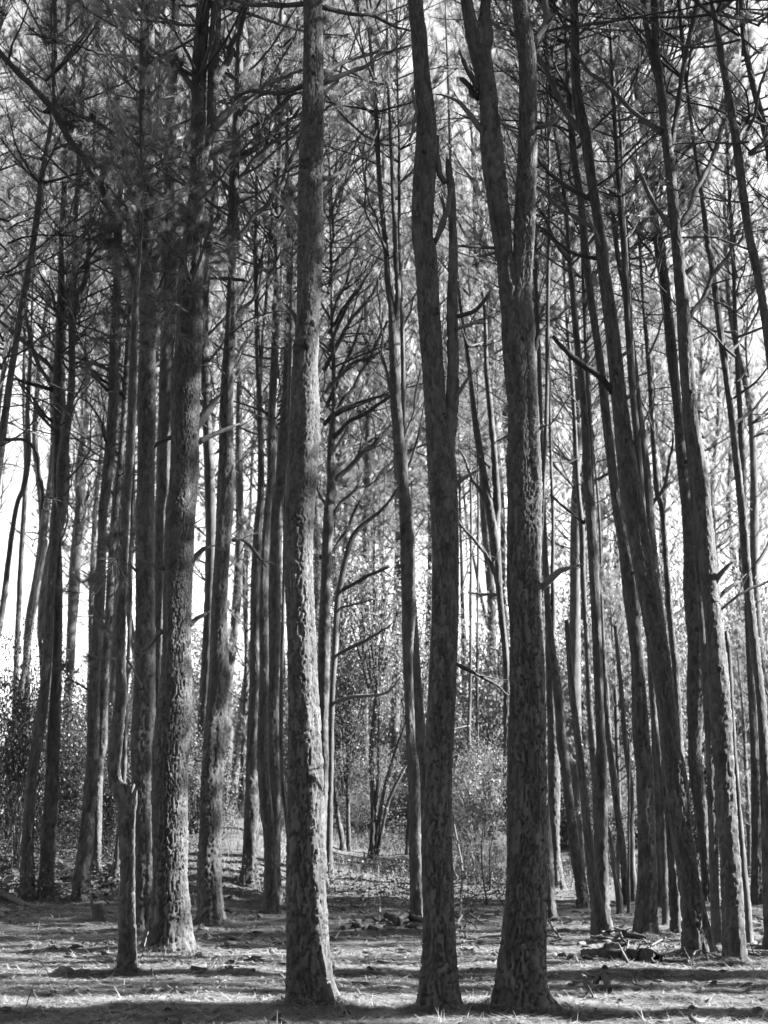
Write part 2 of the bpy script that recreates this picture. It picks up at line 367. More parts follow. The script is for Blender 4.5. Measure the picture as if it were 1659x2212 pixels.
def crown(seed, H=9.0, Rm=2.6, whorls=20, needles=24, nw=.0045, sub=6, nl=.19):
    rng = np.random.default_rng(seed); bm = MB(); fm = MB(); tc = []; ta = []
    for wv in range(whorls):
        t = (wv + rng.random() * .6) / whorls; z = t * H
        for b in range(rng.integers(3, 6)):
            az = rng.random() * 6.283; el = math.radians(rng.uniform(5, 35) + 35 * t)
            L = (Rm * (1 - t ** 1.4) * rng.uniform(.55, 1.1) + .35) * (.75 + .5 * min(1, t * 4))
            d = np.array([math.cos(az) * math.cos(el), math.sin(az) * math.cos(el), math.sin(el)])
            P, R = grow((0, 0, z), d, L, .010 + .007 * L, 6, .5, .22, rng); tube(bm, P, R, 4, False, rng.random())
            tc.append(P[-1]); ta.append(P[-1] - P[-2])
            for q in range(sub):
                f = .3 + .68 * (q + rng.random()) / sub; i = min(5, int(f * 6)); p = P[i] + (P[i + 1] - P[i]) * (f * 6 - i)
                dd = rot_about(P[i + 1] - P[i], np.array([0, 0, 1.]), rng.choice([-1, 1]) * rng.uniform(.5, 1.1)); dd = dd / np.linalg.norm(dd) + [0, 0, rng.uniform(-.1, .4)]
                P2, R2 = grow(p, dd, L * rng.uniform(.14, .38) + .1, .008, 3, .45, .22, rng); tube(bm, P2, R2, 3, False, rng.random())
                for e in (3, 2) if rng.random() < .6 else (3,): tc.append(P2[e]); ta.append(P2[e] - P2[e - 1])
    ta = np.array(ta); ta /= np.linalg.norm(ta, axis=1)[:, None]
    tufts(fm, np.array(tc), ta, needles, nl, nw, .55, rng)
    return bm.mesh('crown_branches', TWIG), fm.mesh('crown_needles', NEEDLE, False)
def bare(seed, H=6.0, n=22, Lm=2.2):
    """Dead lower branches round a stem: long, thin, ascending, with side twigs and few needles."""
    rng = np.random.default_rng(seed); bm = MB()
    for b in range(n):
        z = rng.random() ** .7 * H; az = rng.random() * 6.283; el = math.radians(rng.uniform(15, 50))
        d = np.array([math.cos(az) * math.cos(el), math.sin(az) * math.cos(el), math.sin(el)]); L = Lm * rng.uniform(.35, 1.2)
        if rng.random() < .25: L *= .3
        P, R = grow((0, 0, z), d, L, .009 + .006 * L, 9, rng.uniform(-.1, .7), .42, rng); tube(bm, P, R, 5, True, rng.random())
        for q in range(int(2 + L * 3.5)):
            i = rng.integers(2, 8); dd = rot_about(P[i] - P[i - 1], np.array([0, 0, 1.]), rng.choice([-1, 1]) * rng.uniform(.5, 1.2)); dd = dd / np.linalg.norm(dd) + [0, 0, rng.uniform(-.3, .5)]
            P2, R2 = grow(P[i], dd, L * rng.uniform(.15, .5), R[i] * .5, 5, rng.uniform(-.3, .5), .32, rng); tube(bm, P2, R2, 3, False, rng.random())
            if rng.random() < .6:
                P3, R3 = grow(P2[3], dd + rng.normal(0, .6, 3), L * .2, R2[3] * .7, 3, .2, .3, rng); tube(bm, P3, R3, 3, False, rng.random())
    return bm.mesh('bare_branches', TWIG)
CROWNS = [crown(100 + i, 9 + (i % 3), 1.8 + .25 * (i % 4), 15 + i % 3, 34, .0052, 6, .22) for i in range(7)]
DENSE = [crown(150 + i, 9.5, 2.7, 17, 30, .011, 6, .25) for i in range(3)]  # thickened crowns, shaped to block more sun and sky
BARES = [bare(200 + i, 6.0, 20 + 3 * (i % 3), 2.0 + .25 * (i % 3)) for i in range(7)]

def hang_crown(root, P, R, base, z0, z1, cv, sc=1.0, bz=None, bs=1.0, dense=False):
    """Crown and dead branches on a stem given by world points P."""
    z = P[:, 2]
    def at(zz): return np.array([np.interp(zz, z, P[:, 0]), np.interp(zz, z, P[:, 1]), zz])
    bme, fme = CROWNS[cv % 7]; H = 9 + ((cv % 7) % 3)
    if dense: bme, fme = DENSE[cv % 3]; H = 9.5
    s = (z1 - z0) / H
    a = U(0, 6.28); p = at(z0) - base; q = at(z1) - at(z0)
    tilt = (-q[1] / (z1 - z0), q[0] / (z1 - z0))
    for nm, me in (('crown', fme), ('crown_branches', bme)):
        o = obj(nm, me, root, p); o.scale = (sc, sc, s); o.rotation_euler = (tilt[0], tilt[1], a)
    if bz:
        q = at(bz[1]) - at(bz[0]); h = bz[1] - bz[0]
        o = obj('bare_branches', BARES[cv % 7], root, at(bz[0]) - base); o.scale = (bs, bs, h / 6.0); o.rotation_euler = (-q[1] / h, q[0] / h, a + 1)

TREES = {}
def pts(s): return [tuple(float(q) for q in t.split()) for t in s.split(',')]
def tree(key, label, s, Y=None, broken=False, cr=None, bz=None, H=None, forks=(), m=None, name=None, cat=None, group=None, sc=1.0, lean=0.0, amp=1.0, bs=1.0):
    K = pts(s); seed = sum(ord(c) * (i + 3) for i, c in enumerate(key)) % 977; random.seed(seed)
    if Y is None: b = onground(K[0][0], K[0][1] - 2); Y = b[1]
    W = []
    for i, (x, y, w) in enumerate(K):
        p = atY(x, y, Y)
        if lean: p = atY(x, y, Y + lean * max(0, p[2]))
        W.append([*p, wpx(w, p) / 2])
    W = np.array(W); base = W[0, :3].copy(); base[2] = gz(base[0], base[1])
    W[0, 2] = base[2] - .06
    wide = float(np.median([k[2] for k in K]))
    root = empty(name or ('dead_pine' if broken else 'pine_tree'), base, label, cat or ('dead tree' if broken else 'tree'), group)
    top = W[-1].copy(); nvis = len(W)
    if not broken:
        H = H or max(16.5, top[2] + 7) + U(-1, 1.5)
        t = W[-1, :3] - W[-2, :3]; t /= np.linalg.norm(t)
        ext = []; n = 5; p = top[:3].copy(); dz = (H - top[2]) / n
        for i in range(n):
            t = t * .7 + np.array([0, 0, .3]); t /= np.linalg.norm(t); p = p + t * dz / max(.4, t[2])
            ext.append([*p, max(.012, top[3] * (1 - (i + 1) / n) + .01)])
        W = np.vstack([W, ext])
    K2 = W.copy(); K2[:, :3] -= base
    mb = MB(); P, R = trunk_mesh(mb, K2, seed, wide, True, broken, amp, nvis)
    obj('trunk', mb.mesh('trunk', m or BARK), root)
    P = P + base
    if not broken:
        c0 = cr if cr is not None else max(9.3, .5 * H)
        hang_crown(root, P, R, base, c0, H + .3, seed, sc, bz, bs, wide > 40)
    TREES[key] = (root, base, Y, P, R, seed)
    for fk in forks: fork(key, fk)
    return root
def fork(key, s, ext=5.0, broken=False, nm='fork_stem'):
    """A second stem that parts from the trunk."""
    root, base, Y, P, R, seed = TREES[key]; K = pts(s)
    W = np.array([[*atY(x, y, Y), wpx(w, atY(x, y, Y)) / 2] for x, y, w in K]); wide = float(np.median([k[2] for k in K]))
    if not broken:
        t = W[-1, :3] - W[-2, :3]; t /= np.linalg.norm(t); t = t * .6 + np.array([0, 0, .4])
        W = np.vstack([W, [*(W[-1, :3] + t * ext * .5), W[-1, 3] * .6], [*(W[-1, :3] + t * ext), .015]])
    W[:, :3] -= base; mb = MB(); trunk_mesh(mb, W, seed + 31, wide, False, broken)
    obj(nm, mb.mesh(nm, BARK), root)
def branch(key, s, m=None, drift=None, twigs=None, nm='branch', blunt=False, needles=0):
    """A branch drawn through picture points on the tree's own depth, drifting nearer or farther along its length."""
    root, base, Y, P, R, seed = TREES[key]; K = pts(s); sd = abs(hash(s)) if False else sum(int(k[0] * 7 + k[1] * 3) for k in K); rng = np.random.default_rng(sd)
    dr = drift if drift is not None else rng.uniform(-.5, .5); nK = len(K)
    W = []
    for i, (x, y, w) in enumerate(K):
        p = atY(x, y, Y + dr * i / max(1, nK - 1)); W.append([*p, wpx(w, p) / 2])
    W = np.array(W); W[:, :3] -= base; L = np.sum(np.linalg.norm(np.diff(W[:, :3], axis=0), axis=1))
    n = int(max(6, L / .07)); S = spline(W, n)
    S[:, :3] += rng.normal(0, .006, (n, 3)) * np.linspace(0, 1, n)[:, None]
    kn = int(max(3, L / .22)); kk = rng.normal(0, .022, (kn, 3)); kk[0] = 0; kq = np.linspace(0, kn - 1, n)          # kinks
    S[:, :3] += np.stack([np.interp(kq, np.arange(kn), kk[:, c_]) for c_ in range(3)], 1)
    mb = MB(); big = S[0, 3] > .02
    tube(mb, S[:, :3], np.maximum(S[:, 3], .004), 9 if big else 6, True, rng.random(), .3)
    if blunt:
        e = S[-1, :3]; t = S[-1, :3] - S[-2, :3]; t /= np.linalg.norm(t)
        for q in range(3):
            tube(mb, [e - t * .03, e + t * rng.uniform(.03, .12) + rng.normal(0, .01, 3)], [S[-1, 3] * .7, .003], 4, True, .8)
    tw = twigs if twigs is not None else (0 if blunt else int(L * 4)); tips = []; ax = []
    for q in range(tw):
        i = int(rng.uniform(.25, .98) * (n - 1)); i = max(1, i); d = S[i, :3] - S[i - 1, :3]; d /= np.linalg.norm(d)
        dd = d + rng.normal(0, .65, 3) + np.array([0, 0, .15]); P2, R2 = grow(S[i, :3], dd, rng.uniform(.2, .4) * L + .1, max(.004, S[i, 3] * .45), 6, .35, .3, rng); tube(mb, P2, R2, 4, False, rng.random())
        tips += [P2[-1], P2[-2]]; ax += [P2[-1] - P2[-2]] * 2
        for z in range(2):
            P3, R3 = grow(P2[2 + z], dd + rng.normal(0, .7, 3), .15 * L + .06, R2[3] * .7, 4, .3, .3, rng); tube(mb, P3, R3, 3, False, rng.random()); tips.append(P3[-1]); ax.append(P3[-1] - P3[-2])
    o = obj(nm, mb.mesh(nm, m or (BARK if big else TWIG)), root)
    if needles and tips:
        fm = MB(); ax = np.array(ax); ax /= np.linalg.norm(ax, axis=1)[:, None]
        tufts(fm, np.array(tips), ax, int(needles * 1.3), .22, .0032, .55, rng); tag(obj('needle_spray', fm.mesh('needle_spray', NEEDLE_SHADED, False), o), kind='stuff')
    return o

def knot(key, px, py, w):
    """A healed branch knot on the side of the trunk towards the camera: a lumpy collar round a rotten hole."""
    root, base, Y, P, R, seed = TREES[key]; p = atY(px, py, Y); i = int(np.argmin(np.abs(P[:, 2] - p[2]))); r = R[i]; c = P[i]
    x = np.clip(p[0] - c[0], -.93 * r, .93 * r); nrm = np.array([x, -math.sqrt(r * r - x * x), 0]) / r; t = np.array([-nrm[1], nrm[0], 0]); up = np.array([0, 0, 1.])
    q = c + nrm * (r - .012) - base; q[2] = p[2] - base[2]; a = wpx(w, p) / 2; rng = np.random.default_rng(int(px * 3 + py)); mb = MB(); k, m = 16, 7; V = []
    g = .55 + .9 * rng.random(k); g = (g + np.roll(g, 1) * .6) / 1.6
    for ii in range(k):
        an = ii * 2 * math.pi / k; e = t * math.cos(an) + up * math.sin(an) * 1.2
        for jj in range(m):
            f = (jj + .15) / (m - .85); hh = (.5 * math.sin(math.pi * f ** .7) * g[ii] - .25 * (1 - f) ** 2) * a + .014 * (1 - f)
            V.append(q + e * a * f * (.75 + .5 * g[ii]) + nrm * (hh + .004 * rng.normal()) - up * .12 * a * f)
    i_ = np.arange(k)[:, None]; j_ = np.arange(m - 1)[None]; f4 = np.stack([i_ * m + j_, i_ * m + j_ + 1, ((i_ + 1) % k) * m + j_ + 1, ((i_ + 1) % k) * m + j_], -1).reshape(-1, 4)
    V.append(q - nrm * .01); f3 = [(ii * m, ((ii + 1) % k) * m, k * m) for ii in range(k)]
    mb.add(V, f3, f4, np.r_[np.repeat(rng.random(k), m), .2])
    obj('knot', mb.mesh('knot', DARKWOOD), root)

def foot_needles(keys, seed):
    """Needles heaped against the feet of the near trunks."""
    r = np.random.default_rng(seed); mb = MB()
    for k in keys:
        root, base, Y, P, R, sd = TREES[k]; n = 2200; q = np.abs(r.normal(0, .16, n)); a = r.random(n) * 6.283; rr = R[0] * .92 + q; x = base[0] + np.cos(a) * rr; y = base[1] + np.sin(a) * rr
        z = ground(x, y) + .075 * np.exp(-q / .10) * (.4 + .8 * vnoise(a * 1.3 + sd, q * 0 + 2, 8)) + .012 * r.random(n); b = r.random(n) * 6.283; L = .07 + .11 * r.random(n); d = np.stack([np.cos(b), np.sin(b), r.normal(0, .22, n)], 1)
        p = np.stack([x, y, z], 1); w = np.stack([-np.sin(b), np.cos(b), 0 * b], 1) * .0028; V = np.stack([p - w, p + w, p + d * L[:, None]], 1).reshape(-1, 3); mb.add(V, f3=np.arange(3 * n).reshape(-1, 3), att=np.repeat(r.random(n) * .8, 3))
    tag(obj('heaped_needles', mb.mesh('heaped_needles', LITTER, False)), 'fallen needles heaped against the feet of the near pines', None, None, 'stuff')
# ------------------------------------------------------------------ the trees one can tell apart (x y width in the picture, base first)
tree('t1', 'thick straight pine left of the middle, sunlit bark on its lower trunk, knotty collar halfway',
     '676 2172 112,668 2110 92,665 1992 80,661 1826 74,657 1659 68,650 1439 63,649 1272 61,650 1106 61,656 886 65,657 786 60,663 686 53,666 553 52,668 533 54,674 367 54,677 233 48,674 67 42,672 0 40', cr=9.6, H=19)
tree('t2', 'thick pine right of the middle, splitting into a long stem and a broken stem',
     '956 2197 100,952 2130 84,950 1992 64,947 1826 64,951 1659 58,951 1606 61,955 1439 60,958 1272 57,958 1106 57,957 1020 57,952 953 52,943 870 44,936 786 42,928 686 44,924 620 46,919 553 48,911 500 45,914 400 47,921 267 41,913 167 37,906 67 36,897 0 33', cr=9.6, H=18.5)
fork('t2', '964 1000 26,968 940 31,976 870 26,978 786 22,977 686 23,980 553 20,980 500 18,975 400 18,970 362 15,968 346 9', broken=True)
tree('t3', 'thickest pine standing right of the split pine, forking high up into two heavy stems',
     '1138 2186 150,1128 2126 112,1130 1992 94,1136 1826 83,1140 1659 78,1139 1606 79,1140 1439 76,1137 1339 69,1134 1272 69,1134 1106 68,1132 1020 68,1130 886 60,1124 786 64,1121 700 66,1122 650 56,1129 590 44,1134 500 46,1136 400 44,1138 267 39,1138 133 35,1131 67 36,1122 0 32', cr=9.6, H=19)
fork('t3', '1112 720 40,1104 640 44,1094 575 40,1087 533 39,1079 467 46,1061 333 50,1055 233 41,1048 167 40,1026 67 39,1009 0 24')
fork('t3', '1040 140 22,1052 85 27,1047 33 26,1050 -20 23')
tree('t4', 'thick pine at left with sunlit flaky foot and a broken limb stub halfway up',
     '360 2056 118,362 2015 98,364 1965 86,365 1892 74,367 1792 72,366 1659 69,368 1606 70,381 1439 62,385 1272 60,388 1106 60,394 1053 57,399 920 58,402 820 60,407 720 56,409 620 52,412 553 48,421 467 39,428 345 36,430 233 31,432 133 31,440 0 27', cr=10.5, H=20, bz=(8.2, 12))
fork('t4', '436 340 24,456 280 22,458 220 21,462 133 25,467 0 21')
tree('t5', 'dark pine left behind the sunlit thick pine, its long limb slanting to upper left',
     '315 2012 62,313 1960 46,311 1892 38,309 1792 38,307 1659 48,311 1500 43,313 1439 42,313 1272 41,313 1106 41,314 1053 39,315 886 37,318 753 36,322 620 40,317 533 40,316 333 29,319 167 29,321 0 23', cr=11, H=20)
tree('t5b', 'pine half hidden between the sunlit thick pine and the dark pine at its left',
     '338 1985 34,338 1800 28,340 1606 26,343 1439 24,344 1272 24,346 1106 26,352 1053 30,358 886 30,362 720 36,366 553 33,365 467 25,365 333 25,371 233 24,377 133 19,383 0 18', cr=11.5)
tree('t6', 'slender crooked pine at left, kinked over a blunt lopped knob near the ground',
     '275 2102 40,276 2050 36,276 1992 34,276 1892 30,273 1792 34,271 1742 38,262 1712 32,249 1690 28,245 1659 26,249 1606 28,262 1506 22,262 1439 21,263 1339 23,267 1239 20,270 1106 18,274 1053 18,284 886 18,291 720 15,296 620 12,302 533 9,306 430 7,304 300 5', cr=7.4, H=10.5, sc=.35, amp=1.7)
fork('t6', '268 1778 34,277 1740 34,281 1722 30,283 1712 26', broken=True, nm='lopped_knob')
tree('t7', 'dark leaning pine nearest the left edge, its trunk crossing in front of the next one',
     '58 1946 35,60 1880 30,60 1826 26,70 1659 22,80 1606 24,101 1439 20,109 1272 18,122 1106 22,130 1086 18,136 986 21,149 886 15,155 786 15,156 653 15,163 560 14,160 500 12,165 430 11', cr=10, bz=(6.5, 11), sc=.9)
fork('t7', '157 700 12,170 640 12,186 600 11,192 553 12,196 480 9,200 380 8')
tree('t8', 'straight pine with sunlit foot, just right of the dark leaning pine at left edge',
     '97 1939 38,100 1890 32,104 1826 30,115 1659 27,116 1606 27,122 1439 20,127 1272 18,125 1160 17,121 1053 17,124 886 17,126 786 18,130 686 16,132 586 13,133 520 12,138 400 10,140 250 8', cr=10.5, bz=(6, 11), sc=.9)
tree('t8b', 'pine leaning inward from beyond the left edge, pale bark on its upper trunk',
     '-175 1995 36,-140 1826 28,-105 1659 24,-55 1359 20,-10 1053 18,9 920 17,28 786 14,48 653 14,67 553 12,81 467 13,94 367 12,111 267 10,118 167 9,119 0 8', Y=19, cr=10, bz=(6, 10), sc=.85)
tree('t9', 'upright pine left of the slim dark pine, third large trunk from the left edge',
     '174 1949 42,177 1900 36,185 1826 30,198 1659 27,200 1606 27,206 1439 22,216 1272 22,223 1106 20,230 1053 20,243 886 20,249 720 19,255 553 16,261 440 13,266 333 11,268 180 9,270 60 8', cr=11.5, bz=(7, 12), sc=.7)
tree('t10', 'slim dark pine rising close at the right of the third large trunk from left',
     '208 1885 24,209 1850 18,214 1659 16,222 1606 18,227 1439 20,237 1272 16,249 1106 15,254 1053 14,267 886 11,277 720 10,283 553 12,272 400 12,268 333 12,270 150 10,270 0 9', cr=11, bz=(7, 12), sc=.8)
tree('t10b', 'thin pine showing a dark foot between the slim dark pine and the crooked one',
     '249 1903 20,255 1830 14,262 1740 11,268 1659 12,272 1560 10,276 1440 9,282 1272 8,286 1106 8,290 900 7', cr=11, sc=.6)
tree('t11', 'pine in the shrubs at left whose stem hides behind dark leaves near the ground',
     '134 1800 24,137 1659 17,141 1606 18,152 1439 17,159 1272 23,171 1106 20,173 1000 16,188 886 12,190 720 12,190 553 13,184 480 12,171 400 12,182 300 12,185 233 10,188 100 8', cr=12, bz=(7, 13))
tree('l1', 'slim stem leaning right across the bare patch of sky at the left edge',
     '-62 1800 22,-40 1600 17,-18 1440 15,6 1306 13,33 1106 10,50 1053 12,60 986 14,60 886 11,66 760 8', Y=31, cr=13, sc=.8)
tree('l2', 'forked grey stem rising from dark shrubs close to the left edge',
     '19 1840 24,22 1700 18,29 1606 15,36 1439 12,40 1306 11,52 1106 11,55 1000 9,52 900 7', cr=12, sc=.7)
tree('l3', 'broken pale stem leaning right over the shrubs at left, snapped off against the sky',
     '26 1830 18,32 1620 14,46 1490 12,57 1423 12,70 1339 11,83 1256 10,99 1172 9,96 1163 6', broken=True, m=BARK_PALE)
tree('t12', 'tall sturdy pine right of the sunlit thick pine, branches sweeping up to the right',
     '455 1999 66,454 1950 52,452 1892 50,455 1759 45,459 1659 47,462 1606 45,472 1439 40,477 1272 35,485 1106 35,488 1053 35,490 886 30,496 720 23,501 553 18,504 467 22,509 333 22,512 233 18,517 100 14,524 0 12', cr=10.5, H=19, bz=(7.5, 12.5))
tree('t13', 'pale sunlit pine far back on the bank, leaning right behind the sturdy pine',
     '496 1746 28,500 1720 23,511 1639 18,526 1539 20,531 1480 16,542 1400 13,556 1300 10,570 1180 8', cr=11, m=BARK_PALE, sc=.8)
tree('t14a', 'dark wide-footed pine, first of the close row left of the middle thick pine',
     '538 1911 46,541 1850 34,546 1659 26,549 1500 22,553 1272 20,557 1140 16,563 1053 14,562 886 12,556 753 10,552 600 8,553 480 6', cr=11, bz=(7, 13))
fork('t14a', '562 830 8,566 740 8,576 640 7,584 520 6', ext=3)
tree('t14b', 'narrow sunlit pine in front of the close row left of the middle thick pine',
     '585 1976 38,584 1920 32,582 1826 27,570 1659 23,568 1606 21,570 1439 20,571 1272 20,578 1106 15,582 1053 13,586 970 17,588 886 16,594 786 17,595 686 13,597 553 12,600 467 11,603 333 10,606 180 9', cr=11.5, bz=(7, 12))
tree('t15', 'dark pine at the back of the close row, half hidden by the narrow sunlit pine',
     '600 1952 26,596 1850 20,592 1606 25,592 1439 25,593 1272 25,596 1106 20,606 1053 27,611 953 25,617 853 15,622 720 14,624 600 11,622 450 9', cr=11.5, bz=(7, 13))
tree('t15b', 'whippy thin stem pressed against the left side of the middle thick pine',
     '645 1990 14,630 1880 10,620 1790 9,610 1700 8,608 1606 8,609 1439 8,612 1272 7,616 1106 6,621 980 5', cr=8.5, H=11, sc=.35)
tree('t16', 'dark pine right behind the middle thick pine, long bare branches sweeping up to the right',
     '692 1915 40,695 1850 24,698 1659 22,697 1560 22,700 1439 24,703 1272 24,711 1106 23,716 1053 20,716 953 16,720 886 10,721 786 9,718 700 7,716 620 5', cr=12, bz=(8, 13), bs=1.2)
tree('t16b', 'lean dark stem beside the branchy pine, its top bending away to the right',
     '711 1908 22,712 1800 15,714 1659 13,718 1500 13,722 1439 13,728 1306 14,740 1239 13,757 1172 12,778 1139 10,820 1106 8,850 1070 6', cr=7, H=10, sc=.4)
tree('t17', 'dark thin tree on the bank, left one of a close pair of stems',
     '742 1839 14,735 1790 12,727 1740 11,720 1659 10,722 1560 9,732 1480 8,728 1400 7', name='broadleaf_tree', cr=6, H=9, sc=.5)
tree('t17b', 'dark thin tree on the bank, right one of a close pair of stems',
     '753 1841 12,752 1740 9,750 1659 9,756 1560 8,752 1450 7,740 1400 6', name='broadleaf_tree', cr=6, H=9, sc=.5)
tree('t18', 'several-stemmed leafy tree spreading from one foot on the bank in the middle',
     '803 1857 16,806 1760 12,803 1659 11,803 1606 10,812 1500 9,812 1420 7,810 1350 5', name='broadleaf_tree', cr=7, H=8.5, sc=.4, forks=('808 1855 10,822 1742 9,843 1659 7,862 1600 5,880 1540 4', '814 1850 9,836 1742 7,853 1700 7,880 1650 5,905 1600 4', '806 1780 7,814 1700 6,818 1600 5,822 1480 4'))
tree('t19', 'dark slender tree at the crest of the bank just left of the leaning twin-topped pine',
     '880 1848 14,882 1800 11,883 1740 8,881 1659 6,884 1560 5', name='broadleaf_tree', cr=7, H=9, sc=.5)
tree('t20', 'tall dark pine left of the split pine, dividing into two thin stems high up',
     '902 1992 30,900 1950 27,898 1826 25,892 1659 25,887 1606 20,882 1439 21,883 1339 30,882 1272 32,876 1106 30,871 1053 25,857 886 22,854 786 22,851 720 23,845 660 15,837 620 12,834 553 12,830 500 10,821 400 10,811 233 9,800 100 7', cr=11.5, bz=(9, 13))
fork('t20', '852 730 14,857 680 13,860 620 13,855 553 11,853 500 10,847 400 8,842 267 7,838 133 6', ext=3)
tree('t20b', 'dark stem filling the gap between the twin-topped pine and the split pine',
     '920 1985 24,917 1826 20,914 1659 20,908 1606 23,899 1439 21,893 1339 18,886 1230 12,880 1100 9', cr=11, sc=.6)
tree('t21', 'short far pine standing pale above the shrubs right of the split pine',
     '1003 1500 13,1002 1440 12,1000 1330 10,998 1250 9,996 1180 6', Y=52, cr=12, sc=.8)
tree('t22', 'slim pine left of the thickest pine, parting into a pair of stems at mid height',
     '1098 1895 22,1096 1800 17,1094 1659 14,1094 1560 14,1093 1439 14,1085 1339 15,1079 1272 15,1066 1150 24,1056 1090 22,1048 1053 16,1034 953 15,1024 886 12,1012 786 8,994 653 7,986 560 6', cr=11, bz=(8, 13), forks=('1070 1150 16,1074 1090 16,1071 1053 16,1060 886 13,1050 786 10,1045 653 8,1029 553 8,1023 400 6',))
tree('t22b', 'whip-thin stem bowed across the gap between the split pine and the thickest pine',
     '1108 1800 12,1098 1660 10,1086 1540 9,1066 1406 8,1036 1272 7,1008 1123 5,1000 1040 4', cr=9.5, H=12, sc=.4)
tree('t22c', 'thin dark pole standing in the sunlit shrubs right of the split pine',
     '1030 1873 10,1029 1800 7,1031 1700 6,1032 1600 6,1030 1480 6,1032 1320 5', cr=9, H=12, sc=.5)
tree('t22d', 'second thin dark pole in the sunlit shrubs, shorter foot hidden by leaves',
     '1018 1858 11,1016 1780 9,1015 1659 10,1014 1560 8,1016 1440 6', cr=9, H=12, sc=.5)
tree('t23', 'dark narrow trunk peeping out along the right edge of the thickest pine',
     '1190 1989 30,1188 1950 24,1186 1892 21,1180 1790 17,1176 1700 15,1168 1500 13,1160 1300 12,1172 1100 9', cr=11, sc=.7)
tree('t24', 'pine with a brightly sunlit foot on the far side of the thickest pine',
     '1205 1919 34,1202 1880 26,1199 1826 21,1195 1659 25,1194 1606 22,1190 1480 20,1188 1390 18,1184 1340 14,1180 1240 13,1175 1106 10,1170 980 8,1164 860 6', cr=11, bz=(8, 13), forks=('1191 1390 11,1196 1330 11,1194 1240 9,1193 1106 7,1190 960 6',))
tree('t25', 'dark pine leaning left, its trunk crossing behind the pine with the sunlit foot',
     '1259 1962 30,1256 1920 26,1242 1826 23,1229 1726 20,1221 1659 20,1213 1606 21,1205 1506 19,1197 1439 18,1187 1350 14,1182 1280 11,1178 1180 8', cr=10, sc=.7)
tree('t26', 'snapped pine pole leaning left, broken off below the crowns right of the thickest pine',
     '1296 2024 34,1290 1960 28,1279 1892 22,1266 1759 17,1256 1659 16,1250 1606 15,1238 1520 14,1230 1439 12,1224 1356 9,1223 1346 8', broken=True)
tree('t27', 'straight pine with a lit right edge, its foot joined to the snapped pole',
     '1307 2022 40,1305 1970 30,1301 1826 26,1298 1659 29,1299 1606 22,1291 1439 20,1284 1272 20,1277 1106 22,1271 1053 20,1261 886 16,1245 720 13,1237 620 12,1230 553 9,1225 480 8,1215 400 8,1200 300 7,1190 200 6', cr=11.5, bz=(8, 13))
tree('t30', 'slim far pine just left of the straight pine that stands by the snapped pole',
     '1292 1900 18,1287 1700 15,1280 1606 15,1273 1506 14,1267 1372 12,1259 1239 12,1256 1139 13,1249 1053 12,1240 900 10,1232 780 9,1222 640 7', cr=12, bz=(8, 13))
tree('t30b', 'thin bowed pole between the straight pine and the pine with a heavy double outline',
     '1330 1880 16,1322 1700 13,1316 1606 13,1307 1439 8,1300 1300 6,1296 1139 6,1285 1000 6', cr=11, sc=.6)
tree('t28', 'stout pine in the right-hand stand with a lit right edge, foot behind heaped sticks',
     '1396 2029 58,1396 1992 46,1398 1892 38,1396 1826 35,1391 1659 35,1386 1606 35,1378 1439 30,1371 1372 30,1361 1272 35,1350 1180 30,1338 1106 26,1328 1053 20,1308 886 19,1296 786 17,1277 653 15,1266 553 15,1256 433 14,1239 333 14,1228 200 12,1224 100 9,1222 0 8', cr=11.5, bz=(9, 13))
tree('t29', 'heavy pine leaning left, the boldest slanting trunk of the right-hand stand',
     '1513 2066 72,1508 2030 64,1503 1992 58,1489 1892 47,1471 1792 44,1455 1659 43,1445 1606 39,1427 1439 43,1401 1272 46,1371 1106 43,1361 1053 44,1340 886 32,1324 720 30,1300 553 26,1294 500 22,1279 400 21,1265 300 23,1248 200 21,1243 67 19,1240 0 18', cr=11, H=18)
tree('t31', 'slender pine with a lit right edge squeezed between stout pine and heavy leaning pine',
     '1426 1960 22,1425 1900 16,1422 1826 16,1417 1659 17,1413 1560 12,1405 1439 13,1398 1330 10,1390 1200 8', cr=11, sc=.6)
tree('t32', 'dark narrow pole left of the heavy leaning trunk, foot in shade',
     '1439 2000 18,1437 1950 15,1433 1800 15,1428 1700 14,1420 1606 13,1410 1480 12', cr=10, sc=.6)
tree('t33', 'dark pine touching the left side of the heavy leaning trunk at its foot',
     '1462 2018 30,1460 1960 25,1454 1860 22,1446 1740 22,1436 1620 20,1424 1480 18,1408 1330 14', cr=10, sc=.6)
tree('t34', 'thin pine behind the heavy leaning trunk, showing along its right side',
     '1486 1940 20,1480 1760 16,1469 1606 14,1461 1472 14,1446 1306 13,1430 1106 12,1419 1053 14,1408 886 11,1398 753 9,1388 620 7', cr=11.5, bz=(8, 13))
tree('t35', 'forking pine behind the heavy leaning trunk, bark peeling from its dark upper stem',
     '1452 1960 22,1448 1760 18,1440 1560 16,1428 1330 16,1413 1200 16,1398 1053 18,1390 960 16,1381 886 15,1366 753 14,1347 620 13,1335 553 11,1322 430 9,1310 300 7', cr=11.5, bz=(8, 13))
tree('t36', 'dark pine with a bright thread of sun at right, between the two leaning trunks',
     '1529 1950 24,1526 1900 22,1520 1826 22,1503 1659 28,1502 1606 27,1503 1439 38,1498 1272 40,1487 1106 32,1480 1053 29,1464 886 21,1447 720 22,1427 553 21,1418 500 20,1396 333 16,1372 167 16,1350 0 12', cr=11.5, bz=(9, 13))
tree('t37', 'dark trunk running close along the left side of the big pine near the right edge',
     '1548 2042 26,1546 1980 20,1543 1892 19,1535 1659 20,1526 1500 18,1520 1380 15,1508 1240 12', cr=10.5, sc=.6)
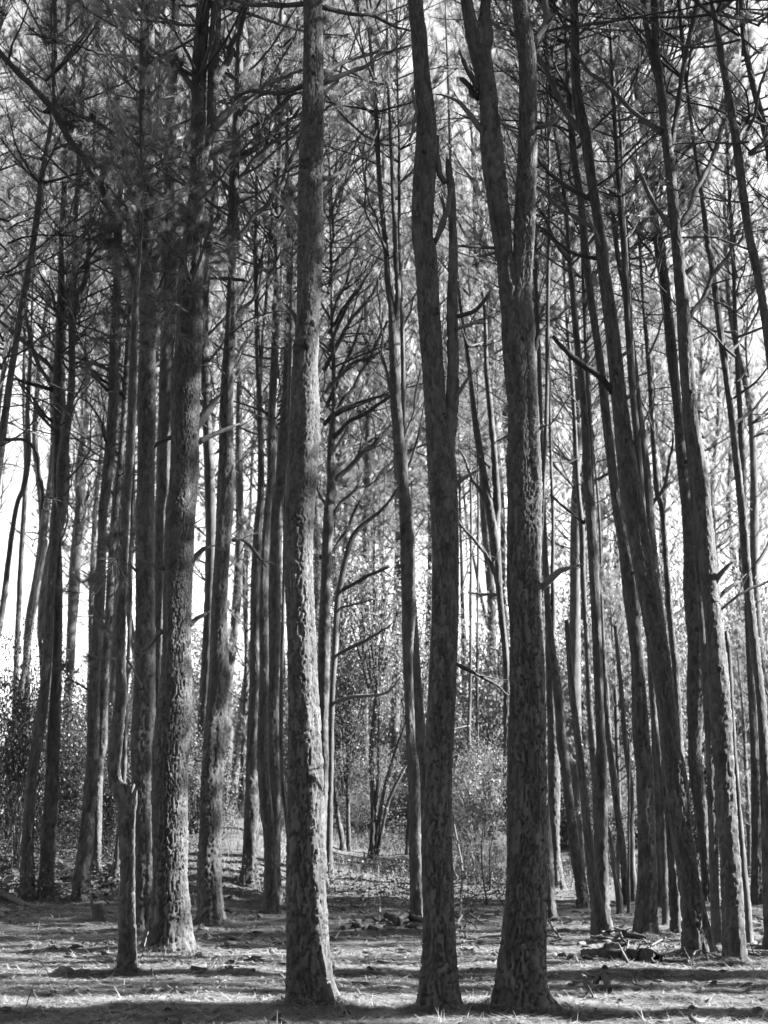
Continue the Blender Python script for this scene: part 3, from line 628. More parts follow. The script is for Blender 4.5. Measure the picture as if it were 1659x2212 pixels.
tree('t38', 'big dark pine near the right edge with dead stubs and a narrow forked top',
     '1586 2082 54,1584 2040 47,1583 1992 45,1576 1826 40,1565 1659 37,1559 1606 40,1548 1439 40,1536 1272 36,1522 1106 33,1514 1053 37,1490 886 28,1480 720 28,1467 553 25,1461 500 23,1443 333 23,1428 200 22,1418 120 17,1417 67 15,1414 0 13', cr=11, H=18)
fork('t38', '1426 180 16,1408 120 14,1399 67 13,1390 0 11')
fork('t38', '1443 350 13,1450 310 13,1464 233 11,1484 110 10,1503 17 8', nm='limb', ext=2)
tree('t39', 'snapped pine pole with brightly lit edge, right of the big dark pine',
     '1618 2039 20,1614 1960 16,1603 1826 14,1590 1659 12,1584 1606 13,1576 1480 13,1571 1389 11,1569 1372 9', broken=True)
tree('t40', 'dark upright pine at the right edge, left one of two crossing trunks',
     '1638 1956 34,1636 1900 28,1633 1659 21,1628 1560 18,1620 1439 14,1614 1320 14,1610 1200 12', cr=10.5, sc=.6)
tree('t41', 'tall pine at the right edge leaning left the whole height of the picture',
     '1668 2045 40,1664 1900 30,1657 1760 24,1648 1606 22,1635 1439 19,1619 1272 20,1604 1106 18,1597 1053 17,1577 886 15,1558 720 14,1536 553 12,1530 533 12,1512 400 9,1500 320 8,1488 220 7', Y=16.5, cr=10.5, bz=(6, 11))
tree('t42', 'pine slanting in from beyond the right edge across the upper right corner',
     '1810 2080 44,1790 1900 34,1760 1606 28,1720 1200 24,1680 886 20,1646 653 18,1628 553 21,1617 500 17,1594 333 18,1566 167 15,1538 0 11', Y=14.5, cr=10, bz=(7, 11))
tree('t43', 'uppermost leaning pine in the top right corner, entering from the right edge',
     '1850 2060 40,1810 1600 30,1750 1000 24,1700 600 20,1659 320 15,1626 183 13,1609 100 12,1599 0 11', Y=16, cr=11, bz=(8, 12))
tree('t44', 'short dead stump-pole leaning left in the shade right of the snapped pole',
     '1341 1974 20,1338 1940 16,1330 1892 13,1320 1826 9,1313 1784 6', broken=True)
tree('t45', 'dark slanting pine in the middle of the right-hand stand behind the thin upright pole',
     '1351 1955 20,1350 1900 15,1343 1826 16,1332 1740 15,1323 1659 15,1312 1560 12,1304 1450 9', cr=10, sc=.6)
tree('t46', 'broken-topped pole slanting left in front of drooping pale needles',
     '1370 1947 18,1366 1860 14,1361 1700 13,1350 1606 12,1342 1480 10,1335 1410 9,1329 1356 7', broken=True)
tree('t47', 'thin upright pole catching sun, between slanting pine and stout pine of right-hand stand',
     '1358 1974 9,1358 1900 6,1359 1800 6,1360 1700 5,1358 1600 4', name='dead_pole', broken=True)

# ------------------------------------------------------------------ limbs and dead branches one can pick out
B = branch
B('t4', '413 936 22,427 915 21,444 895 19,466 868 15', BARK, .2, 0, 'broken_limb', True)
B('t4', '424 957 14,455 943 11,485 930 9,505 916 6,515 911 3', BARK, .1, 1)
B('t4', '372 944 10,340 957 9,328 965 4', BARK, .2, 0, 'branch_stub', True)
B('t4', '358 1230 10,325 1216 6,298 1201 4', DEADWOOD, -.2, 1)
B('t4', '405 1353 15,425 1337 11,443 1320 6', BARK, 0, 0, 'branch_stub', True)
B('t4', '410 1219 15,432 1197 12,452 1181 9', BARK, .3, 0, 'branch_stub', True)
B('t4', '352 1363 12,330 1385 9,317 1396 6', BARK, 0, 0, 'branch_stub', True)
B('t4', '458 280 22,500 243 18,530 215 15,580 180 10,650 150 6', None, .6, 8)
B('t4', '460 190 18,490 130 15,520 60 11,540 0 8', None, .4, 6)
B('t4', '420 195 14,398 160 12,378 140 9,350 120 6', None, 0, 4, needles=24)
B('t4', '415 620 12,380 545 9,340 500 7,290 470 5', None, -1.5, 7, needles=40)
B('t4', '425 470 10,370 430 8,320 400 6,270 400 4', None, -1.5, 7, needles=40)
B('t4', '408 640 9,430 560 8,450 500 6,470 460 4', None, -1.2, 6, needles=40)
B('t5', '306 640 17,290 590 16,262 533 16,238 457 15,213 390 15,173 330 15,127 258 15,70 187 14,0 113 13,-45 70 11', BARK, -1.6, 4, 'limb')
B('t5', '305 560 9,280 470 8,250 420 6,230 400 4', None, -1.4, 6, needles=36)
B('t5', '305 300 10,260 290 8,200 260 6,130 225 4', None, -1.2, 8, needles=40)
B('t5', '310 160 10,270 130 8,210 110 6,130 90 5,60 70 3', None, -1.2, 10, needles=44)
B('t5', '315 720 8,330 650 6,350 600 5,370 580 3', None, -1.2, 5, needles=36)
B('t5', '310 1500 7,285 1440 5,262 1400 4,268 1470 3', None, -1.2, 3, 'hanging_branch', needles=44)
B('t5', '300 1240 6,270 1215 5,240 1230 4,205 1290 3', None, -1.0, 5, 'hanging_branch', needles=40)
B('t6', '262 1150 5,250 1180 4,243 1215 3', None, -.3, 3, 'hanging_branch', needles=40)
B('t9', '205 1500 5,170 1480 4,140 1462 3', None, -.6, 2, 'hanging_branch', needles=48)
B('t12', '453 601 6,490 599 9,528 602 7', DEADWOOD, -.3, 0, 'branch_stub', True)
B('t12', '503 1168 8,523 1164 7,553 1192 8,575 1225 4', None, .3, 3)
B('t12', '515 517 12,553 467 10,596 411 11,633 333 9,650 290 6', None, .6, 6)
for s_ in ('506 400 10,545 350 9,600 300 8,655 262 6', '508 350 10,560 315 9,610 270 8,655 240 6', '510 300 9,560 262 8,620 215 7,650 200 5',
           '512 262 9,560 200 8,620 110 7,650 50 5', '516 220 9,580 200 8,650 184 5', '510 440 8,560 420 6,600 380 5,640 360 4', '500 700 9,545 640 7,585 590 6,610 540 4',
           '512 160 8,550 110 6,590 40 5,610 -10 4', '508 420 8,470 380 7,440 360 5', '495 800 8,530 740 6,560 690 4'):
    B('t12', s_, None, U(-.3, .9), 7)
B('t1', '643 742 13,636 693 10,622 663 7', BARK, .1, 0, 'branch_stub', True)
B('t1', '645 477 11,616 443 8,600 413 5', DEADWOOD, .2, 0, 'branch_stub', True)
B('t1', '655 186 12,620 193 10,553 200 9,500 210 5', None, .5, 5)
B('t1', '655 8 12,600 18 11,550 18 9,500 0 6', None, .3, 4)
B('t1', '692 15 12,753 32 9,800 38 8,840 58 6,883 67 4', None, .5, 6)
B('t1', '696 159 12,750 137 8,800 113 6,830 90 4', None, .8, 5)
B('t1', '696 180 13,753 158 10,793 143 9,820 117 7,856 110 5,900 100 3', None, .5, 6)
B('t1', '698 203 9,735 160 6,760 120 4,780 60 3', None, .9, 5)
B('t1', '698 390 8,753 360 6,790 325 5,820 280 3', None, .8, 5)
B('t2', '985 684 11,1020 663 10,1060 653 9', DEADWOOD, -.2, 0, 'branch_stub', True)
B('t2', '983 712 9,1010 703 9,1026 702 8', DEADWOOD, -.2, 0, 'branch_stub', True)
B('t2', '966 870 15,990 845 10,1010 822 6', BARK, -.1, 0, 'branch_stub', True)
B('t2', '976 1056 13,1000 1038 9,1017 1025 6', BARK, -.1, 0, 'branch_stub', True)
B('t2', '980 1431 8,1026 1453 8,1073 1476 6,1100 1500 3', None, .4, 2)
B('t2', '938 532 6,950 500 12,966 455 12,971 410 8', DEADWOOD, -.25, 0, 'peeled_limb', True)
B('t2', '946 293 7,941 335 11,950 370 13,968 398 14', DEADWOOD, .0, 0, 'broken_limb', False)
B('t2', '938 520 8,955 480 10,968 440 8', BARK, -.15, 0, 'branch_stub', True)
B('t2', '890 190 4,892 250 8,897 298 5', BARK, -.1, 0, 'bark_strip')
B('t3', '1034 196 15,1017 167 13,1003 143 9', BARK, -.1, 0, 'branch_stub', True)
B('t3', '1034 212 14,1012 177 13,996 170 12', BARK, .1, 0, 'branch_stub', True)
B('t3', '1042 284 15,1020 257 11,1000 233 8,966 213 5,940 205 3', None, .2, 3)
B('t3', '1150 764 17,1160 745 14,1162 722 9', BARK, -.05, 0, 'branch_stub', True)
B('t3', '1155 935 13,1168 929 11,1178 924 9', BARK, -.05, 0, 'branch_stub', True)
B('t3', '1164 1277 12,1190 1253 16,1215 1236 12,1260 1227 4', DEADWOOD, -.2, 0, 'dead_branch')
B('t3', '1155 277 11,1185 268 11,1210 252 6', DEADWOOD, -.1, 0, 'dead_branch')
B('t3', '1070 536 8,1030 533 8,990 530 7', DEADWOOD, -.2, 0, 'branch_stub', True)
B('t3', '1070 545 6,1040 545 7,1010 552 6', DEADWOOD, -.1, 0, 'branch_stub', True)
B('t3', '1152 95 16,1166 62 15,1174 35 15,1177 -10 14', None, .1, 3, 'limb')
B('t29', '1326 850 14,1286 810 14,1239 773 13,1196 727 8', BARK, -.3, 1, 'dead_limb')
B('t29', '1350 862 9,1366 846 8,1380 832 6', DEADWOOD, -.1, 0, 'branch_stub', True)
B('t29', '1336 770 8,1352 760 8,1364 751 7', DEADWOOD, -.1, 0, 'branch_stub', True)
B('t29', '1366 965 8,1380 945 8,1391 930 6', DEADWOOD, -.1, 0, 'branch_stub', True)
B('t29', '1276 430 11,1216 393 10,1170 355 7,1150 335 4', None, .3, 5)
B('t29', '1283 494 11,1216 453 9,1160 407 7,1130 380 4', None, .4, 5)
B('t29', '1296 560 9,1240 545 7,1190 500 6,1160 485 4', None, .4, 5)
B('t29', '1263 293 18,1230 255 15,1200 200 13,1165 125 10,1150 80 6', None, .4, 6, 'limb')
B('t29', '1300 540 6,1285 500 6,1270 460 4', DEADWOOD, -.3, 0, 'dead_branch')
B('t38', '1430 287 15,1373 238 11,1306 180 9,1250 130 8,1235 105 6', BARK, .5, 2, 'limb')
B('t38', '1450 494 11,1415 440 11,1390 395 10,1369 333 7', BARK, -.2, 1, 'dead_limb')
B('t38', '1468 487 11,1506 417 11,1546 317 11,1569 267 8,1590 215 5', BARK, .6, 4, 'limb')
B('t38', '1481 719 12,1500 670 11,1520 640 11,1545 590 10,1570 550 8,1590 500 5', BARK, .4, 4, 'limb')
B('t38', '1541 1261 16,1560 1235 11,1577 1212 8', BARK, -.1, 0, 'branch_stub', True)
B('t38', '1540 1318 14,1565 1285 10,1592 1256 7', BARK, .1, 1, 'branch_stub', True)
B('t38', '1550 1323 6,1605 1278 6,1659 1253 5,1700 1235 3', DEADWOOD, .1, 1, 'dead_branch')
B('t38', '1476 596 10,1492 580 10,1506 566 9', DEADWOOD, .0, 0, 'branch_stub', True)
B('t36', '1390 340 8,1360 325 7,1338 300 5,1320 270 3', None, .2, 3)
B('t41', '1625 1232 9,1659 1170 7,1690 1120 4', None, .3, 2)
B('t41', '1562 770 7,1600 730 6,1640 650 5,1670 600 3', None, .4, 6)
B('t41', '1580 920 7,1630 880 6,1680 820 4', None, .4, 5)
B('t16b', '724 1417 7,773 1393 8,830 1363 5,850 1345 3', DEADWOOD, -.3, 2, 'dead_branch')
B('t16b', '716 1520 9,766 1503 8,830 1496 6,870 1460 4', DEADWOOD, -.4, 2, 'dead_branch')
B('t16b', '738 1275 9,786 1250 8,843 1223 7', TWIG, -.2, 1)
B('t16b', '730 1314 6,770 1303 5,813 1293 4', TWIG, -.2, 3)
B('t16', '690 1205 9,720 1186 9,753 1133 7,780 1080 4', None, .2, 4)
for s_ in ('720 1038 11,786 976 11,836 933 8,870 915 4', '718 949 12,753 913 9,800 886 9,846 856 7,880 830 4', '722 985 9,790 950 8,846 920 5', '700 918 10,753 850 8,806 760 7,835 690 4',
           '700 800 10,740 720 9,793 653 7,820 603 5,830 560 3', '702 850 9,760 790 8,820 760 6,860 720 4', '705 880 9,740 800 8,770 730 6,790 650 4', '708 760 8,740 680 7,780 620 5,810 560 3',
           '710 720 8,750 650 7,800 590 5,830 530 3', '712 690 7,745 610 6,770 540 4,790 470 3', '714 660 7,760 600 5,810 530 4', '716 900 8,770 870 7,830 850 5,870 870 3', '706 640 7,730 560 5,765 500 4,800 440 3',
           '720 1110 8,760 1060 7,810 1040 5,850 1000 3', '712 1000 8,745 930 7,775 860 5,810 800 4', '705 1090 8,670 1050 6,640 1030 4', '712 620 6,740 540 5,780 480 4'):
    B('t16', s_, TWIG, U(-.5, 1.2), 9)
for s_ in ('117 803 9,80 766 10,47 733 9,0 696 7', '116 843 10,80 833 8,30 820 6', '113 842 8,80 786 9,63 720 8,55 676 6,50 640 4', '122 920 7,85 880 6,50 835 4', '128 700 8,110 640 7,90 600 5,70 570 3', '130 660 7,160 600 6,185 560 4'):
    B('t8', s_, None, U(-.4, .4), 4)
for s_ in ('276 831 11,230 800 9,173 776 7,133 753 5', '274 862 10,240 830 8,200 800 7,165 795 4', '280 706 8,250 702 6,220 693 4', '262 990 6,235 960 5,225 925 4', '258 1095 6,230 1050 5,210 1015 3'):
    B('t10', s_, None, U(-.3, .1), 3)
B('t8b', '9 950 8,50 953 7,72 980 8,80 1010 9,90 1060 8,88 1100 6', None, 1.0, 3)
B('t11', '150 1300 8,170 1200 8,182 1110 7,195 1040 5', None, .2, 4)
B('t22', '1085 1260 8,1050 1200 7,1010 1150 6,985 1120 4', None, .3, 5)
B('t22', '1046 1080 8,1010 1010 7,990 970 5', None, .3, 4)
B('t22', '1080 1285 8,1040 1285 6,1010 1280 4', None, .3, 4)
B('t20', '868 960 7,890 900 6,905 830 5,915 780 3', None, .3, 4)
B('t20', '856 900 7,830 800 6,822 690 5,816 600 4', None, .2, 4)
B('t27', '1262 1130 7,1225 1100 5,1195 1070 4', None, .4, 4)
B('t35', '1400 1110 8,1430 1060 8,1446 980 6,1460 930 4', None, .3, 4)
B('t34', '1448 1340 7,1480 1310 6,1500 1270 4', None, .3, 2)

for k_, l_ in {'t1': '641 756 26,660 748 20,678 705 10,676 403 18,656 362 26,680 167 10,678 133 10,641 1126 22,641 1349 12,684 470 8', 't2': '941 676 18,935 581 10,921 760 9,961 903 17,958 965 10,966 1183 14,955 1413 13,960 1459 11,935 1610 13,915 335 9',
               't3': '1133 390 15,1126 740 10,1126 1273 13,1150 1000 9,1118 1480 9', 't4': '373 1226 13,402 1459 13,408 663 12,385 1120 9,424 945 12', 't28': '1379 1479 9,1373 1326 10,1364 1240 8', 't29': '1323 663 8,1350 955 8,1400 1290 9',
               't38': '1549 1446 13,1536 1300 11,1490 850 9', 't12': '470 1290 9,490 900 8', 't36': '1503 1360 10,1480 1000 8', 't5': '318 1100 9,305 1420 9'}.items():
    for q_ in l_.split(','): knot(k_, *[float(z_) for z_ in q_.split()])

rs_ = random.Random(31)
for q_ in range(13):                                               # drooping leafy branches of the two left pines, hanging in front of their trunks
    k_ = rs_.choice(('t5', 't5', 't4')); y_ = rs_.uniform(330, 760); x_ = {'t5': 317, 't4': 412}[k_]; d_ = rs_.choice((-1, -1, 1)) if k_ == 't4' else rs_.choice((-1, 1, 1)); l_ = rs_.uniform(50, 120)
    B(k_, '%d %d 7,%d %d 6,%d %d 4,%d %d 3' % (x_, y_, x_ + d_ * l_ * .4, y_ - 25, x_ + d_ * l_ * .8, y_ - 20, x_ + d_ * l_, y_ + 5), None, -rs_.uniform(.8, 1.8), 7, 'needled_branch', needles=40)

foot_needles(('t1', 't2', 't3', 't4', 't5', 't6', 't12', 't29', 't38', 't28'), 5)
# ------------------------------------------------------------------ leafy growth
def leaf_cloud(seed, n, shape, L=.075, mat_=LEAF, clumps=60, inner=.3):
    """Leaves in clumps spread through an ellipsoid of half axes 1 x 1 x 1, with their twigs."""
    rng = np.random.default_rng(seed); fm = MB(); bm = MB()
    d = rng.normal(0, 1, (clumps, 3)); d /= np.linalg.norm(d, axis=1)[:, None]
    c = d * (inner + (1 - inner) * rng.random(clumps) ** .6)[:, None]; az = np.arctan2(d[:, 1], d[:, 0]) + 1.5 * d[:, 2]
    c *= (.9 + .42 * np.sin(az * 2 + seed) + .22 * np.sin(az * 5 + seed * 2))[:, None]; c[:, 2] = c[:, 2] * .95 + .1
    for q in range(0, clumps, 2 if clumps < 100 else 4):
        tube(bm, [[c[q][0] * .12, c[q][1] * .12, max(-1, c[q][2] - .9 * rng.random() - .2)], c[q] * [.5, .5, .6] + rng.normal(0, .06, 3), c[q]], [.012, .008, .003], 3, False, rng.random())
    k = rng.integers(0, clumps, n); p = c[k] + rng.normal(0, 1, (n, 3)) * (.05 + .13 * rng.random(clumps) ** 2 * 1.3)[k][:, None]
    a = rng.normal(0, 1, (n, 3)); a[:, 2] -= .5; a /= np.linalg.norm(a, axis=1)[:, None]
    b = np.cross(a, rng.normal(0, 1, (n, 3))); b /= np.linalg.norm(b, axis=1)[:, None]
    l = (L * (.6 + .8 * rng.random(n)))[:, None]; w = l * .26
    V = np.stack([p, p + a * l * .5 + b * w, p + a * l, p + a * l * .5 - b * w], 1).reshape(-1, 3)
    fm.add(V, f4=np.arange(4 * n).reshape(-1, 4), att=np.repeat(rng.random(clumps)[k] * .6 + .4 * rng.random(n), 4))
    return fm.mesh('foliage', mat_, False), bm.mesh('stems', TWIG)
LEAFY = [leaf_cloud(300 + i, 14000, None, .034, LEAF, 210 + 30 * i) for i in range(4)]
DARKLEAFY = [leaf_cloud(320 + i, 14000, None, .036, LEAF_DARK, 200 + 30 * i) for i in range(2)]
AIRY = [leaf_cloud(340 + i, 4200, None, .045, LEAF, 130) for i in range(3)]
SMALL = [leaf_cloud(350 + i, 420, None, .16, LEAF, 30) for i in range(2)]
def leafy(root, rel, rx, rz, i, dark=False, kit=None):
    f, s = kit[i % len(kit)] if kit else (DARKLEAFY[i % 2] if dark else LEAFY[i % 4])
    for nm, me in (('foliage', f), ('stems', s)):
        o = obj(nm, me, root, rel); o.scale = (rx, rx, rz); o.rotation_euler = (0, 0, i * 2.3)
def shrub(px, pyb, rx, h, label, i, dark=False, Y=None, group=None, name='shrub', cat='shrub'):
    if Y: x = (px - CX) / F * Y * 1.0 / math.cos(PITCH) * 1.0; x = atY(px, pyb, Y)[0]; y = Y
    else: b = onground(px, pyb); x, y = b[0], b[1]
    z = gz(x, y); root = empty(name, (x, y, z), label, cat, group)
    leafy(root, (0, 0, h * .52), rx, h * .5, i, dark); return root
def leaf_crown(key, z0, z1, rx, i):
    root, base, Y, P, R, seed = TREES[key]; zm = (z0 + z1) / 2 + base[2]
    p = np.array([np.interp(zm, P[:, 2], P[:, 0]), np.interp(zm, P[:, 2], P[:, 1]), zm]) - base
    leafy(root, p, rx, (z1 - z0) / 2, i, kit=AIRY)
for k_, (a_, b_, r_) in {'t17': (1.9, 5.5, 1.1), 't17b': (3.8, 7.0, 1.0), 't18': (3.6, 7.2, 1.7), 't19': (2.6, 6.0, 1.3), 'l2': (1.8, 4.2, 1.2), 'l3': (.8, 3.2, 1.1)}.items(): leaf_crown(k_, a_, b_, r_, len(k_) + int(a_ * 3))
for a_, b_, r_, j_ in ((1.3, 4.2, 1.0, 3), (2.4, 5.0, 1.2, 6), (.9, 2.6, .8, 8)):                  # the leafy tree carries several loose layers
    root, base, Y, P, R, seed = TREES['t18']; leafy(root, ((-.6, .8, .1)[j_ % 3], .3, (a_ + b_) / 2), r_, (b_ - a_) / 2, j_, kit=AIRY)
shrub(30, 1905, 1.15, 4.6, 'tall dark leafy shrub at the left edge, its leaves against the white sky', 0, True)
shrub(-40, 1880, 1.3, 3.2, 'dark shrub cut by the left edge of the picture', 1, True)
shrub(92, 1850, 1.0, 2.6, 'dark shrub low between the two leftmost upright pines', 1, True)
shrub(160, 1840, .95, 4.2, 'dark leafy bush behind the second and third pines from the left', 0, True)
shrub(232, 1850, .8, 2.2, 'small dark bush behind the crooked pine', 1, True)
shrub(425, 1800, .8, 2.3, 'bush in the gap between the sunlit thick pine and the sturdy pine', 2)
shrub(640, 1800, 1.0, 2.6, 'bush in half shade behind the close row of pines', 1)
shrub(775, 1812, .9, 1.5, 'low sunlit bush at the crest of the bank behind the paired stems', 0)
shrub(850, 1808, 1.1, 2.0, 'sunlit bush on the bank behind the several-stemmed leafy tree', 3)
shrub(1040, 1880, 1.0, 2.9, 'bright leafy bush filling the gap right of the split pine', 2)
shrub(1075, 1900, .55, 1.1, 'low pale bush at the foot of the thickest pine, far side', 1)
shrub(1000, 1862, .8, 1.7, 'bush just right of the split pine in half shade', 0)
shrub(1245, 1880, 1.0, 2.3, 'bush in shade behind the dark left-leaning pine', 1, True)  # the dark leaf colour stands in for its shade
shrub(1320, 1880, 1.0, 2.6, 'sunlit bush behind the snapped pole and straight pine', 3)
shrub(1640, 1890, 1.0, 3.0, 'bush at the right edge behind the crossing trunks', 2)
shrub(1500, 1890, 1.0, 2.0, 'dim bush behind the heavy leaning trunk', 0, True)  # dimness put into the colour by the dark leaf
r_ = random.Random(5)
for i in range(146):
    Y = r_.uniform(35, 74); x = r_.uniform(-1, 1) * (.29 * Y + 2)
    if i > 75: Y = r_.uniform(46, 76); x = r_.uniform(-.05, .28) * Y
    if i > 119: Y = r_.uniform(38, 60); x = r_.uniform(.07, .29) * Y
    px = CX + x / Y * F * math.cos(PITCH)
    if px < 130 and r_.random() < .75: continue
    h = r_.uniform(1.6, 3.4) if Y < 41 or px < 200 else r_.uniform(3.2, 7.6)
    if i > 119: h = r_.uniform(5.5, 9.5)
    o = empty('shrub', (x, Y, gz(x, Y)), 'pale sunlit bush of the far undergrowth behind the trunks', 'shrub', 'bushes of the far undergrowth')
    leafy(o, (0, 0, h * .52), r_.uniform(1.2, 2.2) * (1 + .25 * (h > 4.5)), h * .5, i, kit=AIRY if i > 119 and i % 2 else None)
# young pines with drooping needles
def young_pine(px, pyb, z0, z1, label, i, sc=.7, Y=None):
    b = onground(px, pyb); base = np.array([b[0], b[1], gz(b[0], b[1])]); root = empty('young_pine', base, label, 'tree')
    K = np.array([[0, 0, -.05, .06], [.05, 0, z1 * .5, .045], [0, .1, z1, .012]]); mb = MB(); P, R = trunk_mesh(mb, K, i + 3, 8, True)
    obj('trunk', mb.mesh('trunk', BARK), root); hang_crown(root, P + base, R, base, base[2] + z0, base[2] + z1, i, sc)
young_pine(1338, 1900, 1.2, 6.8, 'young pine with drooping pale needles left of the stout pine in the right-hand stand', 2, .55)
young_pine(1620, 1895, .8, 5.6, 'young pine with pale needles at the right edge behind the snapped lit pole', 4, .6)
young_pine(520, 1760, 1.0, 6.2, 'young pine with pale needles on the bank behind the sturdy pine', 1, .6)

# low plants with long leaves
def low_plant(px, py, sc, seed, label):
    b = onground(px, py); rng = np.random.default_rng(seed); root = empty('low_plant', (b[0], b[1], gz(b[0], b[1])), label, 'plant', 'long-leaved plants at the foot of the shrubs')
    for q in range(15):
        mb = MB(); az = rng.random() * 6.283; el = rng.uniform(.25, 1.2); L = sc * rng.uniform(.6, 1.2)
        P, R = grow((0, 0, .02), (math.cos(az) * math.cos(el), math.sin(az) * math.cos(el), math.sin(el)), L, .01, 6, -1.3, .1, rng)
        T = np.gradient(P, axis=0); S = np.cross(T, [0, 0, 1.]); S /= np.linalg.norm(S, axis=1)[:, None] + 1e-9
        w = (np.array([.01, .05, .6, 1, .9, .5, .02]) * .16 * L)[:, None]
        V = np.concatenate([P - S * w + [0, 0, .01], P, P + S * w + [0, 0, .01]]); m = 7; i = np.arange(m - 1)
        f = np.concatenate([np.stack([i, i + 1, i + m + 1, i + m], 1), np.stack([i + m, i + m + 1, i + 2 * m + 1, i + 2 * m], 1)])
        mb.add(V, f4=f, att=np.full(len(V), rng.random())); obj('leaf', mb.mesh('leaf', LEAF, True), root)
for i, (x, y, s, lb) in enumerate((
    (15, 1880, .6, 'long-leaved plant at the left edge in front of the dark shrubs'), (40, 1915, .45, 'long-leaved plant left of the foot of the dark leaning pine'),
    (8, 1925, .5, 'lowest long-leaved plant at the left edge'), (128, 1905, .5, 'long-leaved plant right of the pine with the sunlit foot near the left edge'),
    (148, 1885, .55, 'long-leaved plant just left of the third large trunk from left'), (142, 1930, .4, 'small long-leaved plant in the shade between second and third pines'),
    (206, 1905, .5, 'long-leaved plant behind the foot of the third large trunk from left'), (228, 1912, .5, 'long-leaved plant with drooping sunlit leaves left of the crooked pine'),
    (248, 1900, .45, 'long-leaved plant touching the left side of the crooked pine'))): low_plant(x, y, s, 50 + i, lb)

# dry grass on the bank
def grass(areas, seed):
    rng = np.random.default_rng(seed); mb = MB()
    for px, py, sx, sy, n, L in areas:
        b = onground(px, py); x = b[0] + rng.normal(0, sx, n); y = b[1] + rng.normal(0, sy, n); z = ground(x, y)
        a = rng.random(n) * 6.283; e = rng.uniform(.1, .8, n); l = L * rng.uniform(.5, 1.2, n)
        d = np.stack([np.cos(a) * e, np.sin(a) * e, np.ones(n)], 1) * l[:, None]; p = np.stack([x, y, z], 1); w = np.stack([-np.sin(a), np.cos(a), 0 * a], 1) * .006
        mid = p + d * .6; tip = p + d + np.stack([np.cos(a), np.sin(a), -1.2 + 0 * a], 1) * (l * .35)[:, None]
        V = np.stack([p - w, p + w, mid + w * .7, mid - w * .7, tip], 1).reshape(-1, 3); i = np.arange(n) * 5
        mb.add(V, f3=np.stack([i + 3, i + 2, i + 4], 1), f4=np.stack([i, i + 1, i + 2, i + 3], 1), att=np.repeat(rng.random(n), 5))
    tag(obj('dry_grass', mb.mesh('dry_grass', GRASS, False)), 'dry grass tussocks on the sunlit bank and among the bushes', None, None, 'stuff')
grass(((510, 1755, .8, 1., 1400, .5), (770, 1815, 2.0, 1.5, 2600, .35), (860, 1835, .9, 1., 900, .3), (1050, 1885, 1.0, .8, 1600, .4), (1085, 1900, .5, .5, 700, .45), (640, 1850, 1.5, 1.5, 900, .3), (230, 1930, 1.2, .8, 300, .2)), 77)

# ------------------------------------------------------------------ the forest behind, and unseen pines of the same stand, added for their shade
def far_trunk(seed):
    rng = np.random.default_rng(seed); H = 20; z = np.linspace(0, H, 9); lx = rng.normal(0, .5); r0 = rng.uniform(.09, .15)
    K = np.stack([lx * (z / H) + rng.normal(0, .13, 9), rng.normal(0, .13, 9), z - .1, r0 * (1 - z / H * .9) + .01 + .05 * np.exp(-z / .3)], 1); K[0, :2] = 0
    mb = MB(); P, R = trunk_mesh(mb, K, seed % 97, 13, True); return mb.mesh('trunk', BARK), P
FTR = [far_trunk(400 + i) for i in range(6)]
def stand_pine(x, y, i, rr, label, group, z0=None, dense=False, bare_=True, tall=1.0):
    base = np.array([x, y, gz(x, y)]); root = empty('pine_tree', base, label, 'tree', group); s = rr.uniform(.85, 1.12) * tall
    me, P = FTR[i % 6]; a = rr.uniform(0, 6.28); o = obj('trunk', me, root); o.scale = (s, s, s); o.rotation_euler = (0, 0, a)
    ca, sa = math.cos(a), math.sin(a)
    def at(z): x_ = np.interp(z, P[:, 2], P[:, 0]); y_ = np.interp(z, P[:, 2], P[:, 1]); return np.array([ca * x_ - sa * y_, sa * x_ + ca * y_, z]) * s
    c0 = z0 or rr.uniform(8.5, 11.5); v = rr.randrange(7); bme, fme = CROWNS[v]; sc = rr.uniform(.85, 1.15) * tall; h = (20.3 - c0) / (9 + v % 3)
    if dense: bme, fme = DENSE[v % 3]; h = (20.3 - c0) / 9.5
    for nm, m_ in (('crown', fme), ('crown_branches', bme)):
        o = obj(nm, m_, root, at(c0)); o.scale = (sc, sc, h * s); o.rotation_euler = (0, 0, rr.uniform(0, 6.28))
    if not bare_: return
    o = obj('bare_branches', BARES[rr.randrange(7)], root, at(4.5)); o.scale = (.9, .9, (c0 - 4.5 + 1) / 6); o.rotation_euler = (0, 0, rr.uniform(0, 6.28))
rr = random.Random(21); spots = []
tries = 0
while len(spots) < 64 and tries < 6000:
    tries += 1; Y = rr.uniform(27, 78); x = rr.uniform(-1, 1) * (.285 * Y + 2.5)
    if any((x - a) ** 2 + (Y - b) ** 2 < 3.2 for a, b in spots): continue
    if 27.5 < Y < 34.5 and x > -2.7: continue                     # the sun reaches the open bank
    if Y < 40 and abs(x + .3) < 2.4: continue                     # the open bank
    px = CX + x / Y * F * math.cos(PITCH)
    if px > 1150 and rr.random() < .35: continue
    if px < 165 and rr.random() < .55: continue                # the gap of sky at the left
    spots.append((x, Y))
for i, (x, y) in enumerate(spots): stand_pine(x, y, i, rr, 'slim pine of the forest behind, one of many crowding the background', 'pines crowding the background', 12.5 if x / y * F * .978 + CX < 170 else rr.uniform(6.5, 9.5), tall=1.0 if y < 31 else min(1.45, 1.05 + (y - 31) * .03))
